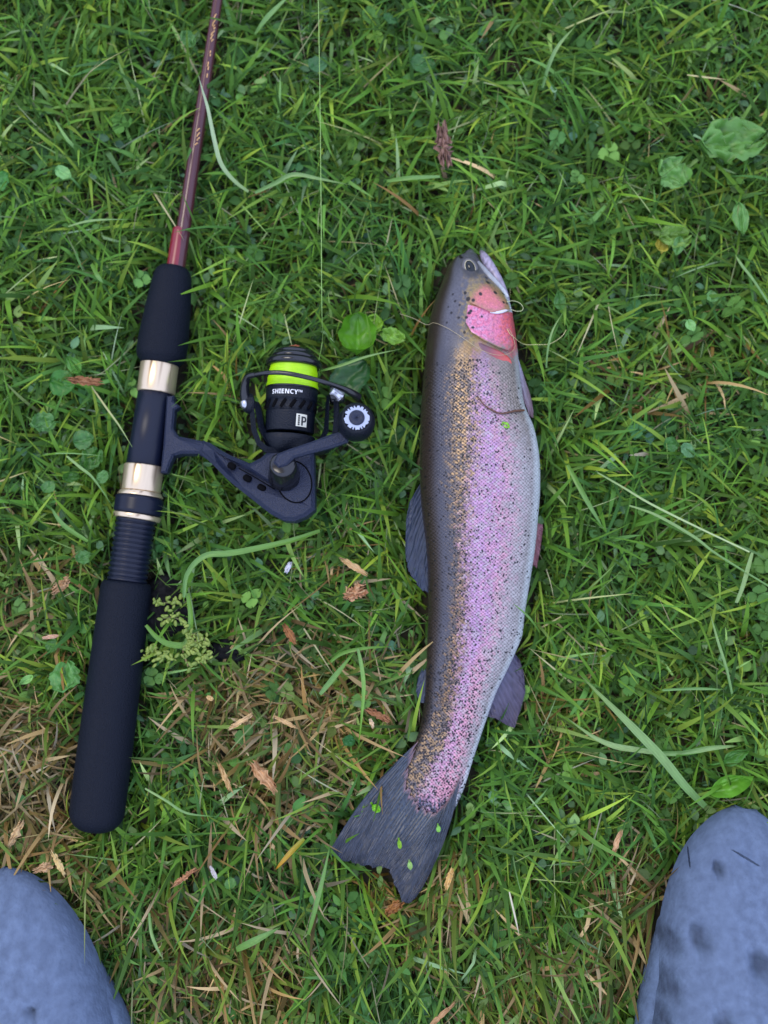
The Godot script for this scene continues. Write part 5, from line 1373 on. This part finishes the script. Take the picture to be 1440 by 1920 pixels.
func stones() -> void:
	var m := StandardMaterial3D.new()
	m.albedo_texture = speckle(0.05, Color(0.004, 0.004, 0.005), Color(0.03, 0.03, 0.03))
	m.uv1_triplanar = true
	m.uv1_scale = Vector3(20, 20, 20)
	m.roughness = 0.95
	m.metallic_specular = 0.15
	for s in [["dark grey stone half buried beside the top of the rear grip", Vector3(-0.1242, 0, 0), Vector3(0.018, 0.013, 0.018)], ["small black stone right of the yellow green creeping plant", Vector3(-0.0873, 0, 0.0244), Vector3(0.011, 0.011, 0.008)]]:
		var mesh := grid(24, 14, func(u: float, v: float) -> Array:
			var d := Vector3(sin(v * PI) * cos(u * TAU), cos(v * PI), sin(v * PI) * sin(u * TAU))
			var k := 1.0 + soft.get_noise_3dv(d * 1.4 + s[1] * 50.0) * 0.35
			return [s[1] + d * s[2] * k], true)
		var o := obj("stone", mesh, m)
		mark(o, s[0], "stone")
	# creeping plant with bead-like leaves between grip and grass
	var plant := thing("creeping_plant", "yellow green creeping plant with bead-like leaves right of the rear grip", "plant", Vector3(-0.1108, 0, 0.0149))
	var parts := []
	var stems := []
	for run in [PackedVector3Array([Vector3(-0.1251, 0.019, -0.0029), Vector3(-0.1178, 0.019, -0.0029), Vector3(-0.112, 0.019, -0.0035)]), PackedVector3Array([Vector3(-0.1214, 0.022, 0.0057), Vector3(-0.1142, 0.022, 0.0052), Vector3(-0.1084, 0.022, 0.0072)]), PackedVector3Array([Vector3(-0.108, 0.023, 0.0215), Vector3(-0.1031, 0.023, 0.0186), Vector3(-0.098, 0.023, 0.0158), Vector3(-0.0956, 0.023, 0.0201)]), PackedVector3Array([Vector3(-0.1094, 0.023, 0.0263), Vector3(-0.1036, 0.023, 0.0229), Vector3(-0.1002, 0.023, 0.0206)]), PackedVector3Array([Vector3(-0.1227, 0.021, 0.0273), Vector3(-0.1184, 0.021, 0.0259), Vector3(-0.1149, 0.021, 0.0276)]), PackedVector3Array([Vector3(-0.1037, 0.022, 0.031), Vector3(-0.0994, 0.022, 0.0272), Vector3(-0.0937, 0.022, 0.0244)]), PackedVector3Array([Vector3(-0.1287, 0.02, 0.0245), Vector3(-0.1259, 0.02, 0.023), Vector3(-0.1239, 0.02, 0.0216)]), PackedVector3Array([Vector3(-0.1067, 0.023, 0.0143), Vector3(-0.1021, 0.023, 0.0138), Vector3(-0.0997, 0.023, 0.0172)])]:
		var line := curve_of(run, 12)
		stems.append(tube(line, func(_v: float) -> float: return 0.0004, 5, func(_u: float, _v: float) -> Color: return Color(0.12, 0.12, 0.04)))
		for k in 26:
			var at := pick(line, rng.randf()) + Vector3(rng.randfn(0, 0.0014), rng.randfn(0.0003, 0.0006), rng.randfn(0, 0.0014))
			var rr := rng.randf_range(0.0008, 0.0017)
			var tone := Color(0.14, 0.22, 0.03).lerp(Color(0.26, 0.34, 0.06), rng.randf())
			var squash := Vector3(1.25, 0.4, 0.7).rotated(Vector3.UP, 0.0)
			var spin := Basis(Vector3.UP, rng.randf() * TAU) * Basis(Vector3.RIGHT, rng.randf_range(-0.6, 0.6))
			parts.append(grid(8, 5, func(u: float, v: float) -> Array:
				return [at + spin * (Vector3(sin(v * PI) * cos(u * TAU), cos(v * PI), sin(v * PI) * sin(u * TAU)) * squash * rr), tone], true))
	var beads := obj("bead_leaves", join(parts), leafy(0.4), plant)
	beads.set_meta("kind", "stuff")
	var runs := obj("stems", join(stems), leafy(0.5), plant)
	runs.set_meta("kind", "stuff")
